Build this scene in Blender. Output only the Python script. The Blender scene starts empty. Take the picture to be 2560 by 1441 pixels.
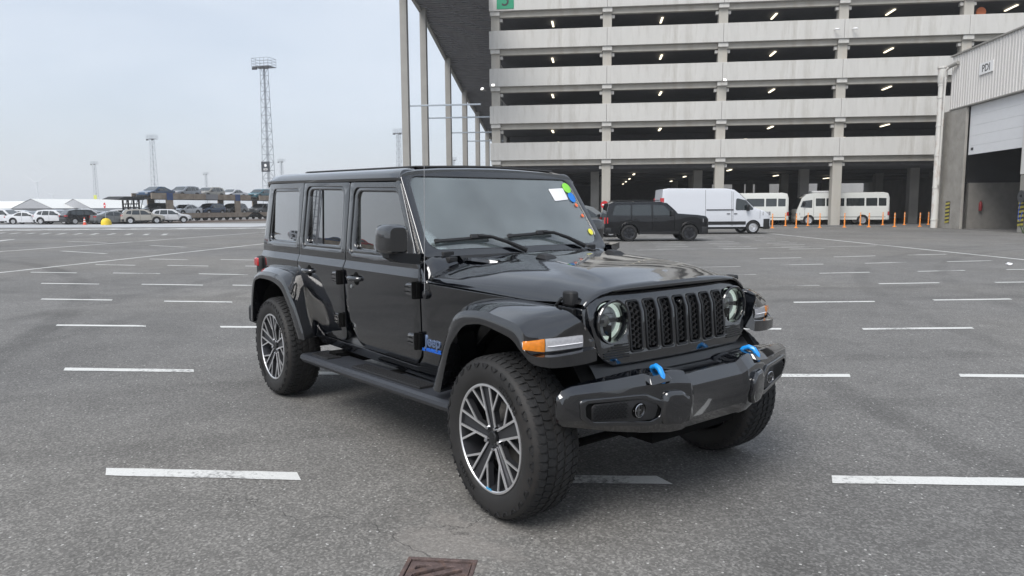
import bpy, bmesh, math, random
import numpy as np
from mathutils import Vector, Matrix
random.seed(7)
C = bpy.context.scene
COL = C.collection
R = math.radians
HAZE = 0.0005
PI = math.pi

# ------------------------------------------------------------------ camera
F_PX = 1792.14
CAM = Vector((2.7303, -2.8800, 1.5060))
YAW, PITCH, ROLL = R(142.38867), R(6.36483), R(-0.36817)
_f = Vector((math.cos(YAW)*math.cos(PITCH), math.sin(YAW)*math.cos(PITCH), -math.sin(PITCH)))
_r0 = Vector((math.sin(YAW), -math.cos(YAW), 0)); _u0 = _r0.cross(_f)
_r = math.cos(ROLL)*_r0 + math.sin(ROLL)*_u0
_u = -math.sin(ROLL)*_r0 + math.cos(ROLL)*_u0
cd = bpy.data.cameras.new('camera'); cam = bpy.data.objects.new('camera', cd); COL.objects.link(cam)
cd.sensor_fit = 'HORIZONTAL'; cd.sensor_width = 36; cd.lens = F_PX/2560*36
cd.clip_start = .1; cd.clip_end = 20000
m = Matrix((( _r.x, _u.x, -_f.x, CAM.x), (_r.y, _u.y, -_f.y, CAM.y), (_r.z, _u.z, -_f.z, CAM.z), (0, 0, 0, 1)))
cam.matrix_world = m
C.camera = cam

# yard frame: EL runs along the car park facade, ED points from the camera towards it
EL = Vector((0.69601, 0.71804, 0)); ED = Vector((-0.71804, 0.69601, 0))
GROT = math.atan2(EL.y, EL.x)
def W(L, D, z=0.0):
    return Vector((CAM.x, CAM.y, 0)) + EL*L + ED*D + Vector((0, 0, z))

# ------------------------------------------------------------------ sky and sun
SUN_DIR = (-ED*0.75 - EL*0.35 + Vector((0, 0, 1.0))).normalized()
sun_el = math.asin(SUN_DIR.z); sun_az = math.atan2(SUN_DIR.x, SUN_DIR.y)
w = bpy.data.worlds.new('World'); C.world = w; w.use_nodes = True
nt = w.node_tree; N = nt.nodes; Lk = nt.links
bg = N['Background']
sky = N.new('ShaderNodeTexSky'); sky.sky_type = 'NISHITA'; sky.sun_disc = False
sky.sun_elevation = sun_el; sky.sun_rotation = sun_az; sky.altitude = 0; sky.dust_density = 3.0; sky.air_density = 1.0
sc_ = N.new('ShaderNodeVectorMath'); sc_.operation = 'SCALE'; sc_.inputs['Scale'].default_value = 1.0
Lk.new(sky.outputs[0], sc_.inputs[0])
tc = N.new('ShaderNodeTexCoord')
mp = N.new('ShaderNodeMapping'); mp.inputs['Scale'].default_value = (1.0, 1.0, 3.4); mp.inputs['Rotation'].default_value = (0.1, 0.05, 0.6)
Lk.new(tc.outputs['Generated'], mp.inputs[0])
n1 = N.new('ShaderNodeTexNoise'); n1.inputs['Scale'].default_value = 1.5; n1.inputs['Detail'].default_value = 5; n1.inputs['Roughness'].default_value = .52; n1.inputs['Distortion'].default_value = .5
Lk.new(mp.outputs[0], n1.inputs[0])
r1 = N.new('ShaderNodeMapRange'); r1.inputs['From Min'].default_value = .36; r1.inputs['From Max'].default_value = .66
r1.inputs['To Min'].default_value = .58; r1.inputs['To Max'].default_value = 1.0
Lk.new(n1.outputs[0], r1.inputs[0])
mixs = N.new('ShaderNodeMix'); mixs.data_type = 'RGBA'
Lk.new(r1.outputs[0], mixs.inputs[0]); Lk.new(sc_.outputs[0], mixs.inputs[6])
mixs.inputs[7].default_value = (5.0, 5.5, 6.2, 1)      # high overcast veil, in the same units as the sky
Lk.new(mixs.outputs[2], bg.inputs[0]); bg.inputs[1].default_value = 0.1

sl = bpy.data.lights.new('sun', 'SUN'); sl.energy = 2.0; sl.angle = R(34); sl.color = (1, .98, .95)
so = bpy.data.objects.new('sun', sl); COL.objects.link(so); so.location = (0, 0, 60)
so.rotation_euler = SUN_DIR.to_track_quat('Z', 'Y').to_euler()
C.view_settings.view_transform = 'Standard'; C.view_settings.look = 'None'
C.view_settings.exposure = 0.66; C.view_settings.gamma = 1; C.view_settings.use_curve_mapping = False
C.render.engine = 'CYCLES'
C.cycles.max_bounces = 7; C.cycles.transparent_max_bounces = 12; C.cycles.volume_bounces = 2
C.cycles.sample_clamp_indirect = 4
try: C.cycles.use_denoising = True
except Exception: pass

# ------------------------------------------------------------------ materials
MATS = {}
def mat(name, col=(.5, .5, .5), rough=.5, metal=0., coat=0., var=0., vscale=3., bump=0., bscale=40., obj=False, emit=None, estr=1., spec=.5, rvar=0., stretch=None, dirt=None, dscale=2., coat_ior=1.5):
    if name in MATS: return MATS[name]
    M = bpy.data.materials.new(name); M.use_nodes = True
    t = M.node_tree; n = t.nodes; l = t.links; p = n['Principled BSDF']
    p.inputs['Base Color'].default_value = (*col, 1); p.inputs['Roughness'].default_value = rough
    p.inputs['Metallic'].default_value = metal; p.inputs['Coat Weight'].default_value = coat
    p.inputs['Coat Roughness'].default_value = .04; p.inputs['Coat IOR'].default_value = coat_ior; p.inputs['Specular IOR Level'].default_value = spec
    src = None
    if obj:
        oi = n.new('ShaderNodeObjectInfo'); src = oi.outputs['Color']; l.new(src, p.inputs['Base Color'])
    tcn = n.new('ShaderNodeTexCoord'); vec = tcn.outputs['Object']
    if stretch:
        mm = n.new('ShaderNodeMapping'); mm.inputs['Scale'].default_value = stretch; l.new(vec, mm.inputs[0]); vec = mm.outputs[0]
    if var or dirt or rvar:
        nz = n.new('ShaderNodeTexNoise'); nz.inputs['Scale'].default_value = vscale; nz.inputs['Detail'].default_value = 6; l.new(vec, nz.inputs[0])
    if var:
        mr = n.new('ShaderNodeMapRange'); mr.inputs['From Min'].default_value = .3; mr.inputs['From Max'].default_value = .7
        mr.inputs['To Min'].default_value = 1-var; mr.inputs['To Max'].default_value = 1+var
        l.new(nz.outputs[0], mr.inputs[0])
        hs = n.new('ShaderNodeHueSaturation'); l.new(mr.outputs[0], hs.inputs['Value'])
        if src: l.new(src, hs.inputs['Color'])
        else: hs.inputs['Color'].default_value = (*col, 1)
        src = hs.outputs[0]; l.new(src, p.inputs['Base Color'])
    if dirt:
        dn = n.new('ShaderNodeTexNoise'); dn.inputs['Scale'].default_value = dscale; dn.inputs['Detail'].default_value = 8; dn.inputs['Roughness'].default_value = .7; l.new(vec, dn.inputs[0])
        dr = n.new('ShaderNodeMapRange'); dr.inputs['From Min'].default_value = .5; dr.inputs['From Max'].default_value = .75
        dr.inputs['To Max'].default_value = dirt[3]; l.new(dn.outputs[0], dr.inputs[0])
        mx = n.new('ShaderNodeMix'); mx.data_type = 'RGBA'; l.new(dr.outputs[0], mx.inputs[0])
        if src: l.new(src, mx.inputs[6])
        else: mx.inputs[6].default_value = (*col, 1)
        mx.inputs[7].default_value = (*dirt[:3], 1); src = mx.outputs[2]; l.new(src, p.inputs['Base Color'])
    if rvar:
        rr = n.new('ShaderNodeMapRange'); rr.inputs['To Min'].default_value = max(0, rough-rvar); rr.inputs['To Max'].default_value = rough+rvar
        l.new(nz.outputs[0], rr.inputs[0]); l.new(rr.outputs[0], p.inputs['Roughness'])
    if bump:
        bn = n.new('ShaderNodeTexNoise'); bn.inputs['Scale'].default_value = bscale; bn.inputs['Detail'].default_value = 4; l.new(vec, bn.inputs[0])
        bp = n.new('ShaderNodeBump'); bp.inputs['Strength'].default_value = bump; bp.inputs['Distance'].default_value = .01
        l.new(bn.outputs[0], bp.inputs['Height']); l.new(bp.outputs[0], p.inputs['Normal'])
    if emit:
        p.inputs['Emission Color'].default_value = (*emit, 1); p.inputs['Emission Strength'].default_value = estr
    MATS[name] = M
    return M
def glass(name, tint, dust_sheen, dust_sheen_col, ior=1.5, rough=0., refl=1.1):
    M = bpy.data.materials.new(name); M.use_nodes = True; MATS[name] = M
    t = M.node_tree; n = t.nodes; l = t.links
    for x in list(n): n.remove(x)
    o = n.new('ShaderNodeOutputMaterial'); tr = n.new('ShaderNodeBsdfTransparent'); tr.inputs[0].default_value = (*tint, 1)
    gl = n.new('ShaderNodeBsdfGlossy'); gl.inputs['Roughness'].default_value = rough; gl.inputs[0].default_value = (1, 1, 1, 1)
    df = n.new('ShaderNodeBsdfDiffuse'); df.inputs[0].default_value = (*dust_sheen_col, 1)
    fr = n.new('ShaderNodeFresnel'); fr.inputs[0].default_value = ior
    m1 = n.new('ShaderNodeMixShader'); m2 = n.new('ShaderNodeMixShader')
    nz = n.new('ShaderNodeTexNoise'); nz.inputs['Scale'].default_value = 3.5; nz.inputs['Detail'].default_value = 5
    tcn = n.new('ShaderNodeTexCoord'); l.new(tcn.outputs['Object'], nz.inputs[0])
    mr = n.new('ShaderNodeMapRange'); mr.inputs['To Min'].default_value = dust_sheen*.4; mr.inputs['To Max'].default_value = dust_sheen*1.6; l.new(nz.outputs[0], mr.inputs[0])
    l.new(mr.outputs[0], m1.inputs[0]); l.new(tr.outputs[0], m1.inputs[1]); l.new(df.outputs[0], m1.inputs[2])
    # thin sheet: reflection from both faces, about 1.6 times one face
    mu = n.new('ShaderNodeMath'); mu.operation = 'MULTIPLY'; mu.inputs[1].default_value = refl; mu.use_clamp = True
    l.new(fr.outputs[0], mu.inputs[0])
    l.new(mu.outputs[0], m2.inputs[0]); l.new(m1.outputs[0], m2.inputs[1]); l.new(gl.outputs[0], m2.inputs[2]); l.new(m2.outputs[0], o.inputs[0])
    return M

BLK = mat('black_paint', (.002, .0025, .004), .12, coat=1., spec=.1, coat_ior=1.95)
PAINT = mat('car_paint', (1, 1, 1), .15, coat=1., obj=True, spec=.08)
PLA = mat('black_plastic', (.011, .011, .012), .55, bump=.25, bscale=900)
PLG = mat('satin_black', (.008, .0085, .0095), .32, rvar=.08, vscale=20)
GUN = mat('grey_step_metal', (.030, .033, .040), .42, rvar=.08, vscale=9, bump=.1, bscale=500)
SIL = mat('machined_alloy', (.74, .74, .75), .34, .85)
DGR = mat('dark_alloy', (.055, .056, .062), .38, .6)
RUB = mat('tyre_rubber', (.011, .0112, .012), .78, var=.25, vscale=14, dirt=(.028, .025, .022, .4), dscale=5, bump=.3, bscale=300)
RUBW = mat('tyre_sidewall', (.015, .0142, .0138), .66, var=.2, vscale=9, dirt=(.036, .029, .025, .6), dscale=3, bump=.15, bscale=260)
BLACK = mat('matt_black', (.004, .004, .004), .9, spec=.1)
DARKIN = mat('dark_interior', (.09, .095, .10), .7)
CHR = mat('chrome', (.75, .75, .77), .12, 1.)
LENSG = mat('headlamp_reflector', (.72, .74, .76), .25, .3, var=.3, vscale=30)
HALO = mat('halo_ring', (.72, .82, .76), .35, coat=.5, emit=(.8, .95, .86), estr=.35)
AMB = mat('amber_lens', (.75, .23, .015), .25, coat=.8, var=.15, vscale=60)
WLENS = mat('clear_lens', (.46, .46, .48), .22, .3, coat=.8, var=.12, vscale=80)
WSTRIP = mat('white_light_strip', (.85, .85, .87), .3)
REDL = mat('red_lens', (.42, .012, .015), .25, coat=.8)
BLUEM = mat('blue_paint', (.005, .28, .78), .4, coat=.6)
SBLU = mat('badge_silver_blue', (.16, .22, .36), .3, .6)
BLUT = mat('badge_blue', (.015, .12, .55), .4)
SILF = mat('lock_silver', (.5, .5, .5), .3, .8)
DECAL = mat('beige_grey_stripe', (.17, .165, .155), .2, coat=1.)
WSG = glass('windscreen_glass', (.92, .98, .95), .21, (.50, .58, .59), refl=2.7)  # dusty film whose pale teal stands in for the sky's milky reflection
TGL = glass('tinted_glass', (.16, .165, .165), .03, (.2, .2, .2), 1.62, refl=2.5)
FGL = glass('front_side_glass', (.62, .66, .60), .05, (.25, .27, .25), 1.62, refl=2.5)
CGL = glass('lamp_glass', (.92, .92, .92), .02, (.3, .3, .3))
DGL = mat('vehicle_window', (.016, .022, .024), .06, coat=1., spec=.5)
PAPER = mat('white_paper', (.82, .82, .84), .7)
GRN = mat('green_sticker', (.26, .72, .07), .5); BLS = mat('blue_sticker', (.01, .19, .66), .5)
ORS = mat('orange_sticker', (.85, .16, .05), .5); YEL = mat('yellow_sticker', (.78, .73, .06), .5)
INK = mat('ink_dark', (.03, .03, .035), .6)
CONC = mat('concrete_panel', (.54, .53, .505), .8, var=.05, vscale=.9, bump=.15, bscale=60, dirt=(.34, .32, .28, .7), dscale=1.1, stretch=(1.6, 1.6, .22))
CONB = mat('concrete_beam', (.42, .40, .36), .85, var=.09, vscale=1.2, bump=.2, bscale=60, dirt=(.36, .30, .24, .6), dscale=1.6, stretch=(1, 1, .25))
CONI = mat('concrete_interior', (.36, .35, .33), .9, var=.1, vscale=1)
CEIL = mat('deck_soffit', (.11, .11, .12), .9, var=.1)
GFLOOR = mat('garage_floor', (.13, .13, .13), .8, var=.1)
STEELG = mat('canopy_steel', (.30, .29, .27), .55, .1, var=.07, vscale=1)
SOFF = mat('canopy_soffit', (.22, .22, .235), .6, .1, var=.1, vscale=1.2)
RAIL = mat('galvanised_rail', (.38, .42, .46), .45, .6)
LAMP = mat('fluorescent_tube', (.9, .85, .7), .5, emit=(1, .90, .68), estr=1.4)
FLOOD = mat('flood_lamp', (.9, .9, .9), .4, emit=(1, .98, .92), estr=2.0)
CLAD = mat('white_cladding', (.62, .605, .585), .45, var=.04, vscale=1.5, dirt=(.4, .37, .33, .35), dscale=1.2, stretch=(1, 1, .15))
DOORW = mat('roller_door_white', (.70, .71, .73), .4, var=.02)
PIPE = mat('pipe_white', (.62, .61, .58), .4, dirt=(.30, .15, .08, .7), dscale=3.5, stretch=(1, 1, .4))
CONP = mat('pillar_concrete', (.30, .285, .26), .9, var=.12, vscale=1.4, bump=.3, bscale=30, dirt=(.2, .18, .15, .6), dscale=2.2)
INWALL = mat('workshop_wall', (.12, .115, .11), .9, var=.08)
ORG = mat('orange_plastic', (.80, .26, .035), .45)
WBAND = mat('reflective_band', (.80, .45, .26), .4)
WHV = mat('white_van_paint', (.60, .62, .66), .3, coat=.7)
CRM = mat('cream_bus_paint', (.60, .60, .56), .35, coat=.6)
RED = mat('sign_red', (.55, .02, .025), .45); WHT = mat('sign_white', (.8, .8, .8), .5)
YBASE = mat('yellow_dome', (.72, .52, .02), .5, var=.1)
TOWER = mat('tower_steel', (.25, .27, .30), .5, .5)
TENT = mat('white_shed', (.74, .74, .71), .5); TENTG = mat('grey_gable', (.38, .39, .41), .6)
WAG = mat('wagon_tan', (.30, .245, .19), .7, var=.2, vscale=1.5, dirt=(.16, .10, .07, .6), dscale=1.)
WBL = mat('wagon_blue', (.035, .075, .20), .6); WDK = mat('wagon_dark', (.022, .023, .026), .8)
BRN = mat('ballast_brown', (.13, .095, .075), .95, var=.2, vscale=1)
IRON = mat('cast_iron', (.115, .082, .076), .65, .2, var=.3, vscale=25, dirt=(.22, .12, .07, .6), dscale=14, bump=.5, bscale=90)
GREENS = mat('level_sign_green', (.015, .27, .14), .5)
WEED = mat('weed_leaf', (.06, .11, .03), .7)

# ------------------------------------------------------------------ mesh helpers
def E(name, loc=(0, 0, 0), rz=0., parent=None):
    o = bpy.data.objects.new(name, None); COL.objects.link(o); o.location = loc; o.rotation_euler = (0, 0, rz)
    o.empty_display_size = .2
    if parent: o.parent = parent
    return o
def tag(o, label=None, cat=None, group=None, kind=None):
    if label: o['label'] = label
    if cat: o['category'] = cat
    if group: o['group'] = group
    if kind: o['kind'] = kind
    return o
def finish(me, mats, smooth=True, ang=35, recalc=True, weld=0):
    if recalc or weld:
        b = bmesh.new(); b.from_mesh(me)
        if weld: bmesh.ops.remove_doubles(b, verts=b.verts, dist=weld)
        if recalc: bmesh.ops.recalc_face_normals(b, faces=b.faces)
        b.to_mesh(me); b.free()
    me.materials.clear()
    for x in (mats if isinstance(mats, (list, tuple)) else [mats]): me.materials.append(x)
    if smooth:
        me.shade_smooth()
        me.set_sharp_from_angle(angle=R(ang))
    return me
def OB(name, me, parent=None, bev=0., loc=None, rz=None):
    o = bpy.data.objects.new(name, me); COL.objects.link(o)
    if parent: o.parent = parent
    if loc is not None: o.location = loc
    if rz is not None: o.rotation_euler = (0, 0, rz)
    if bev:
        bm_ = o.modifiers.new('bevel', 'BEVEL'); bm_.width = bev; bm_.segments = 2; bm_.limit_method = 'ANGLE'; bm_.angle_limit = R(40)
        bm_.harden_normals = False
    return o
class MB:
    def __init__(s): s.v = []; s.f = []; s.mi = []; s.m = 0
    def add(s, vs, fs):
        n = len(s.v); s.v += [tuple(v) for v in vs]; s.f += [tuple(i+n for i in f) for f in fs]; s.mi += [s.m]*len(fs); return s
    def box(s, x0, x1, y0, y1, z0, z1):
        return s.add([(x, y, z) for x in (x0, x1) for y in (y0, y1) for z in (z0, z1)],
                     [(0, 1, 3, 2), (4, 6, 7, 5), (0, 4, 5, 1), (2, 3, 7, 6), (0, 2, 6, 4), (1, 5, 7, 3)])
    def hexa(s, P):   # 8 points: bottom 4, top 4
        return s.add(P, [(3, 2, 1, 0), (4, 5, 6, 7), (0, 1, 5, 4), (1, 2, 6, 5), (2, 3, 7, 6), (3, 0, 4, 7)])
    def bar(s, p, q, a, b, up=(0, 0, 1), a2=None, b2=None):
        p = Vector(p); q = Vector(q); d = (q-p).normalized(); up = Vector(up)
        x = d.cross(up)
        if x.length < 1e-4: x = d.cross(Vector((1, 0, 0)))
        x.normalize(); y = x.cross(d).normalized()
        a2 = a if a2 is None else a2; b2 = b if b2 is None else b2
        P = [p-x*a/2-y*b/2, p+x*a/2-y*b/2, p+x*a/2+y*b/2, p-x*a/2+y*b/2, q-x*a2/2-y*b2/2, q+x*a2/2-y*b2/2, q+x*a2/2+y*b2/2, q-x*a2/2+y*b2/2]
        return s.add(P, [(0, 1, 2, 3), (7, 6, 5, 4), (0, 4, 5, 1), (1, 5, 6, 2), (2, 6, 7, 3), (3, 7, 4, 0)])
    def tube(s, path, r, n=8, caps=True, up=(0, 0, 1)):
        path = [Vector(p) for p in path]; rs = r if isinstance(r, (list, tuple)) else [r]*len(path); rings = []
        for i, p in enumerate(path):
            d = (path[min(i+1, len(path)-1)]-path[max(i-1, 0)]).normalized()
            x = d.cross(Vector(up))
            if x.length < 1e-3: x = d.cross(Vector((1, 0, 0)))
            x.normalize(); y = d.cross(x)
            rings.append([p+(x*math.cos(2*PI*k/n)+y*math.sin(2*PI*k/n))*rs[i] for k in range(n)])
        return s.loft(rings, True, caps)
    def loft(s, rings, closed=True, caps=False):
        n = len(rings[0]); vs = [p for r in rings for p in r]; fs = []
        for i in range(len(rings)-1):
            for k in range(n if closed else n-1):
                a = i*n+k; b = i*n+(k+1) % n; fs.append((a, b, b+n, a+n))
        if caps: fs.append(tuple(range(n))[::-1]); fs.append(tuple((len(rings)-1)*n+k for k in range(n)))
        return s.add(vs, fs)
    def rev(s, prof, o=(0, 0, 0), ax='y', n=32, a0=0, a1=2*PI, closed_prof=False):
        # prof: (radius, offset along axis)
        o = Vector(o); full = abs(a1-a0-2*PI) < 1e-6; m_ = n if full else n+1; vs = []; fs = []
        for i in range(m_):
            a = a0+(a1-a0)*i/n; c, t = math.cos(a), math.sin(a)
            for r, h in prof:
                if ax == 'y': vs.append(o+Vector((r*c, h, r*t)))
                elif ax == 'x': vs.append(o+Vector((h, r*c, r*t)))
                else: vs.append(o+Vector((r*c, r*t, h)))
        k = len(prof)
        for i in range(n):
            j = (i+1) % m_
            for q in range(k if closed_prof else k-1):
                q2 = (q+1) % k
                fs.append((i*k+q, i*k+q2, j*k+q2, j*k+q))
        return s.add(vs, fs)
    def prism(s, poly, mapf, w0, w1):
        n = len(poly)
        s.add([mapf(u, v, w0) for u, v in poly]+[mapf(u, v, w1) for u, v in poly],
              [tuple(range(n))[::-1], tuple(range(n, 2*n))]+[(i, (i+1) % n, (i+1) % n+n, i+n) for i in range(n)])
        return s
    def mesh(s, name, mats, smooth=True, ang=35, recalc=True, weld=0):
        me = bpy.data.meshes.new(name); me.from_pydata([tuple(v) for v in s.v], [], s.f)
        me.polygons.foreach_set('material_index', s.mi)
        return finish(me, mats, smooth, ang, recalc, weld)
    def build(s, name, mats, parent=None, smooth=True, ang=35, bev=0., recalc=True, loc=None, rz=None, weld=0):
        return OB(name, s.mesh(name, mats, smooth, ang, recalc, weld), parent, bev, loc, rz)
def rpoly(pts, r=.05, seg=5):
    """polygon with filleted corners; r a number or one per corner"""
    n = len(pts); out = []
    for i in range(n):
        p0, p, p1 = Vector(pts[i-1]), Vector(pts[i]), Vector(pts[(i+1) % n])
        rr = r[i] if isinstance(r, (list, tuple)) else r
        if rr <= 1e-5: out.append(tuple(p)); continue
        a = (p0-p); b = (p1-p); la, lb = a.length, b.length; a.normalize(); b.normalize()
        ang = a.angle(b)
        if ang > 3.1: out.append(tuple(p)); continue
        t = min(rr/math.tan(ang/2), la*.48, lb*.48); rr = t*math.tan(ang/2)
        c = p+(a+b).normalized()*(rr/math.sin(ang/2))
        q0 = p+a*t-c; q1 = p+b*t-c
        a0 = math.atan2(q0.y, q0.x); a1 = math.atan2(q1.y, q1.x); d = (a1-a0+PI) % (2*PI)-PI
        for k in range(seg+1):
            an = a0+d*k/seg; out.append((c.x+rr*math.cos(an), c.y+rr*math.sin(an)))
    return out
def circ(cx, cy, r, n=32, ry=None): return [(cx+r*math.cos(2*PI*k/n), cy+(ry or r)*math.sin(2*PI*k/n)) for k in range(n)]
def plate_mesh(outline, holes, th, bev, mapf, mats, cutu=(), cutv=(), ang=35, name='plate'):
    """flat shape with holes, thickness th (w from -th to 0), bevelled edges, then bent through mapf(u,v,w)"""
    cu = bpy.data.curves.new('c', 'CURVE'); cu.dimensions = '2D'; cu.fill_mode = 'BOTH'
    cu.extrude = max(th/2-bev, 0.0001); cu.bevel_depth = bev; cu.offset = -bev; cu.bevel_resolution = 2
    for pts in [outline]+list(holes):
        sp = cu.splines.new('POLY'); sp.points.add(len(pts)-1)
        for i, p in enumerate(pts): sp.points[i].co = (p[0], p[1], 0, 1)
        sp.use_cyclic_u = True
    o = bpy.data.objects.new('c', cu); me = bpy.data.meshes.new_from_object(o)
    bpy.data.objects.remove(o); bpy.data.curves.remove(cu)
    b = bmesh.new(); b.from_mesh(me); bmesh.ops.remove_doubles(b, verts=b.verts, dist=1e-5)
    for c in cutu: bmesh.ops.bisect_plane(b, geom=b.verts[:]+b.edges[:]+b.faces[:], plane_co=(c, 0, 0), plane_no=(1, 0, 0))
    for c in cutv: bmesh.ops.bisect_plane(b, geom=b.verts[:]+b.edges[:]+b.faces[:], plane_co=(0, c, 0), plane_no=(0, 1, 0))
    for v in b.verts: v.co = mapf(v.co.x, v.co.y, v.co.z-th/2)
    bmesh.ops.recalc_face_normals(b, faces=b.faces)
    b.to_mesh(me); b.free(); me.name = name
    return finish(me, mats, True, ang, recalc=False)
def plate(name, outline, holes, th, bev, mapf, mats, parent=None, **k):
    return OB(name, plate_mesh(outline, holes, th, bev, mapf, mats, name=name, **k), parent)
_txt = {}
def text_pts(body, size, depth=.004, spacing=1., bold=0.):
    f = bpy.data.curves.new('t', 'FONT'); f.body = body; f.size = size; f.extrude = depth/2; f.align_x = 'CENTER'; f.align_y = 'CENTER'
    f.space_character = spacing; f.offset = bold; f.resolution_u = 3
    o = bpy.data.objects.new('t', f); me = bpy.data.meshes.new_from_object(o)
    bpy.data.objects.remove(o); bpy.data.curves.remove(f)
    return me
def text(name, body, size, mapf, mats, parent=None, depth=.004, spacing=1., bold=0.):
    me = text_pts(body, size, depth, spacing, bold)
    for v in me.vertices: v.co = mapf(v.co.x, v.co.y, v.co.z)
    me.name = name
    return OB(name, finish(me, mats, False), parent)
def kids(o): return [c for c in bpy.data.objects if c.parent == o]
_kc = {}
def copy_tree(o, parent=None, cache=True):
    c = o.copy(); COL.objects.link(c)
    if parent: c.parent = parent
    ks = _kc.get(o.name)
    if ks is None: ks = _kc[o.name] = kids(o)
    for k in ks: copy_tree(k, c)
    return c
def setcol(o, col):
    for k in o.children_recursive:
        if k.type == 'MESH': k.color = (*col, 1)
def lerp(a, b, t): return a+(b-a)*t
def interp(x, xs, ys): return float(np.interp(x, xs, ys))

# ================================================================== GROUND
def ground_material():
    M = bpy.data.materials.new('asphalt'); M.use_nodes = True; t = M.node_tree; n = t.nodes; l = t.links; p = n['Principled BSDF']
    tc = n.new('ShaderNodeTexCoord'); V = tc.outputs['Object']
    def noise(s, d=3, r=.5, dist=0.):
        x = n.new('ShaderNodeTexNoise'); x.inputs['Scale'].default_value = s; x.inputs['Detail'].default_value = d; x.inputs['Roughness'].default_value = r; x.inputs['Distortion'].default_value = dist
        l.new(V, x.inputs[0]); return x.outputs[0]
    def rng(a, f0, f1, t0, t1, sm=False):
        x = n.new('ShaderNodeMapRange'); x.inputs['From Min'].default_value = f0; x.inputs['From Max'].default_value = f1; x.inputs['To Min'].default_value = t0; x.inputs['To Max'].default_value = t1
        if sm: x.interpolation_type = 'SMOOTHSTEP'
        l.new(a, x.inputs[0]); return x.outputs[0]
    def mth(op, a, b=None, c=None):
        x = n.new('ShaderNodeMath'); x.operation = op
        for i, q in enumerate((a, b, c)):
            if q is None: continue
            if isinstance(q, (int, float)): x.inputs[i].default_value = q
            else: l.new(q, x.inputs[i])
        return x.outputs[0]
    vo = n.new('ShaderNodeTexVoronoi'); vo.inputs['Scale'].default_value = 95; l.new(V, vo.inputs['Vector'])
    sx = n.new('ShaderNodeSeparateColor'); l.new(vo.outputs['Color'], sx.inputs[0])
    stone = mth('POWER', sx.outputs[0], 2.2)
    big = noise(.22, 5, .6, .4); mid = noise(1.7, 5, .65); fine = noise(60, 3, .7); fin2 = noise(9, 4, .7)
    val = mth('MULTIPLY', rng(big, .3, .7, .80, 1.14), rng(mid, .3, .7, .88, 1.10))
    val = mth('MULTIPLY', val, rng(fin2, .3, .7, .92, 1.08))
    val = mth('MULTIPLY', val, rng(fine, .25, .75, .72, 1.28))
    val = mth('MULTIPLY', val, rng(stone, 0, 1, .78, 1.6))
    # bright chips
    vo2 = n.new('ShaderNodeTexVoronoi'); vo2.inputs['Scale'].default_value = 38; l.new(V, vo2.inputs['Vector'])
    s2 = n.new('ShaderNodeSeparateColor'); l.new(vo2.outputs['Color'], s2.inputs[0])
    chip = mth('MULTIPLY', mth('GREATER_THAN', s2.outputs[1], .93), mth('LESS_THAN', vo2.outputs['Distance'], .22))
    # cracks
    dn = n.new('ShaderNodeTexNoise'); dn.inputs['Scale'].default_value = 2.4; dn.inputs['Detail'].default_value = 6; l.new(V, dn.inputs[0])
    vm = n.new('ShaderNodeVectorMath'); vm.operation = 'MULTIPLY_ADD'; vm.inputs[1].default_value = (1.1, 1.1, 0); l.new(dn.outputs['Color'], vm.inputs[0]); l.new(V, vm.inputs[2])
    ve = n.new('ShaderNodeTexVoronoi'); ve.feature = 'DISTANCE_TO_EDGE'; ve.inputs['Scale'].default_value = .42; l.new(vm.outputs[0], ve.inputs['Vector'])
    crack = mth('MULTIPLY', rng(ve.outputs['Distance'], .0, .0035, 1, 0), rng(noise(.33, 2), .50, .60, 0, .5))
    # tyre tracks: thin arcs round far centres
    sep = n.new('ShaderNodeSeparateXYZ'); l.new(V, sep.inputs[0])
    tracks = None
    for cx, cy, rad, wd, st in TRACKS:
        dx = mth('SUBTRACT', sep.outputs[0], cx); dy = mth('SUBTRACT', sep.outputs[1], cy)
        d = mth('SQRT', mth('ADD', mth('MULTIPLY', dx, dx), mth('MULTIPLY', dy, dy)))
        for off in (0, 1.6):
            b = rng(mth('ABSOLUTE', mth('SUBTRACT', d, rad+off)), wd*.35, wd, st, 0, True)
            tracks = b if tracks is None else mth('MAXIMUM', tracks, b)
    tracks = mth('MULTIPLY', tracks, rng(noise(.6, 3), .38, .62, .3, 1.5))
    # pale silty patch around the drain
    dx = mth('SUBTRACT', sep.outputs[0], .10); dy = mth('SUBTRACT', sep.outputs[1], -1.22)
    ex = mth('ADD', mth('MULTIPLY', mth('MULTIPLY', dx, dx), 5.2), mth('MULTIPLY', mth('MULTIPLY', dy, dy), 9.))
    dd = mth('ADD', mth('SQRT', ex), rng(noise(7, 4), .3, .7, -.35, .35))
    silt = rng(dd, .35, .95, .5, 0, True)
    cr = n.new('ShaderNodeMix'); cr.data_type = 'RGBA'; cr.inputs[6].default_value = (.156, .152, .146, 1); cr.inputs[7].default_value = (.168, .161, .150, 1)
    l.new(rng(noise(.12, 3), .45, .6, 0, 1), cr.inputs[0])
    hs = n.new('ShaderNodeHueSaturation'); l.new(cr.outputs[2], hs.inputs['Color'])
    val = mth('MULTIPLY', val, mth('SUBTRACT', 1, tracks)); l.new(val, hs.inputs['Value'])
    def mixc(a, fac, col):
        x = n.new('ShaderNodeMix'); x.data_type = 'RGBA'; l.new(a, x.inputs[6]); x.inputs[7].default_value = (*col, 1); l.new(fac, x.inputs[0]); return x.outputs[2]
    c = mixc(hs.outputs[0], mth('MULTIPLY', chip, .8), (.55, .54, .52))
    siltc = n.new('ShaderNodeHueSaturation'); siltc.inputs['Color'].default_value = (.25, .23, .21, 1); l.new(rng(fine, .25, .75, .75, 1.2), siltc.inputs['Value'])
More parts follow.
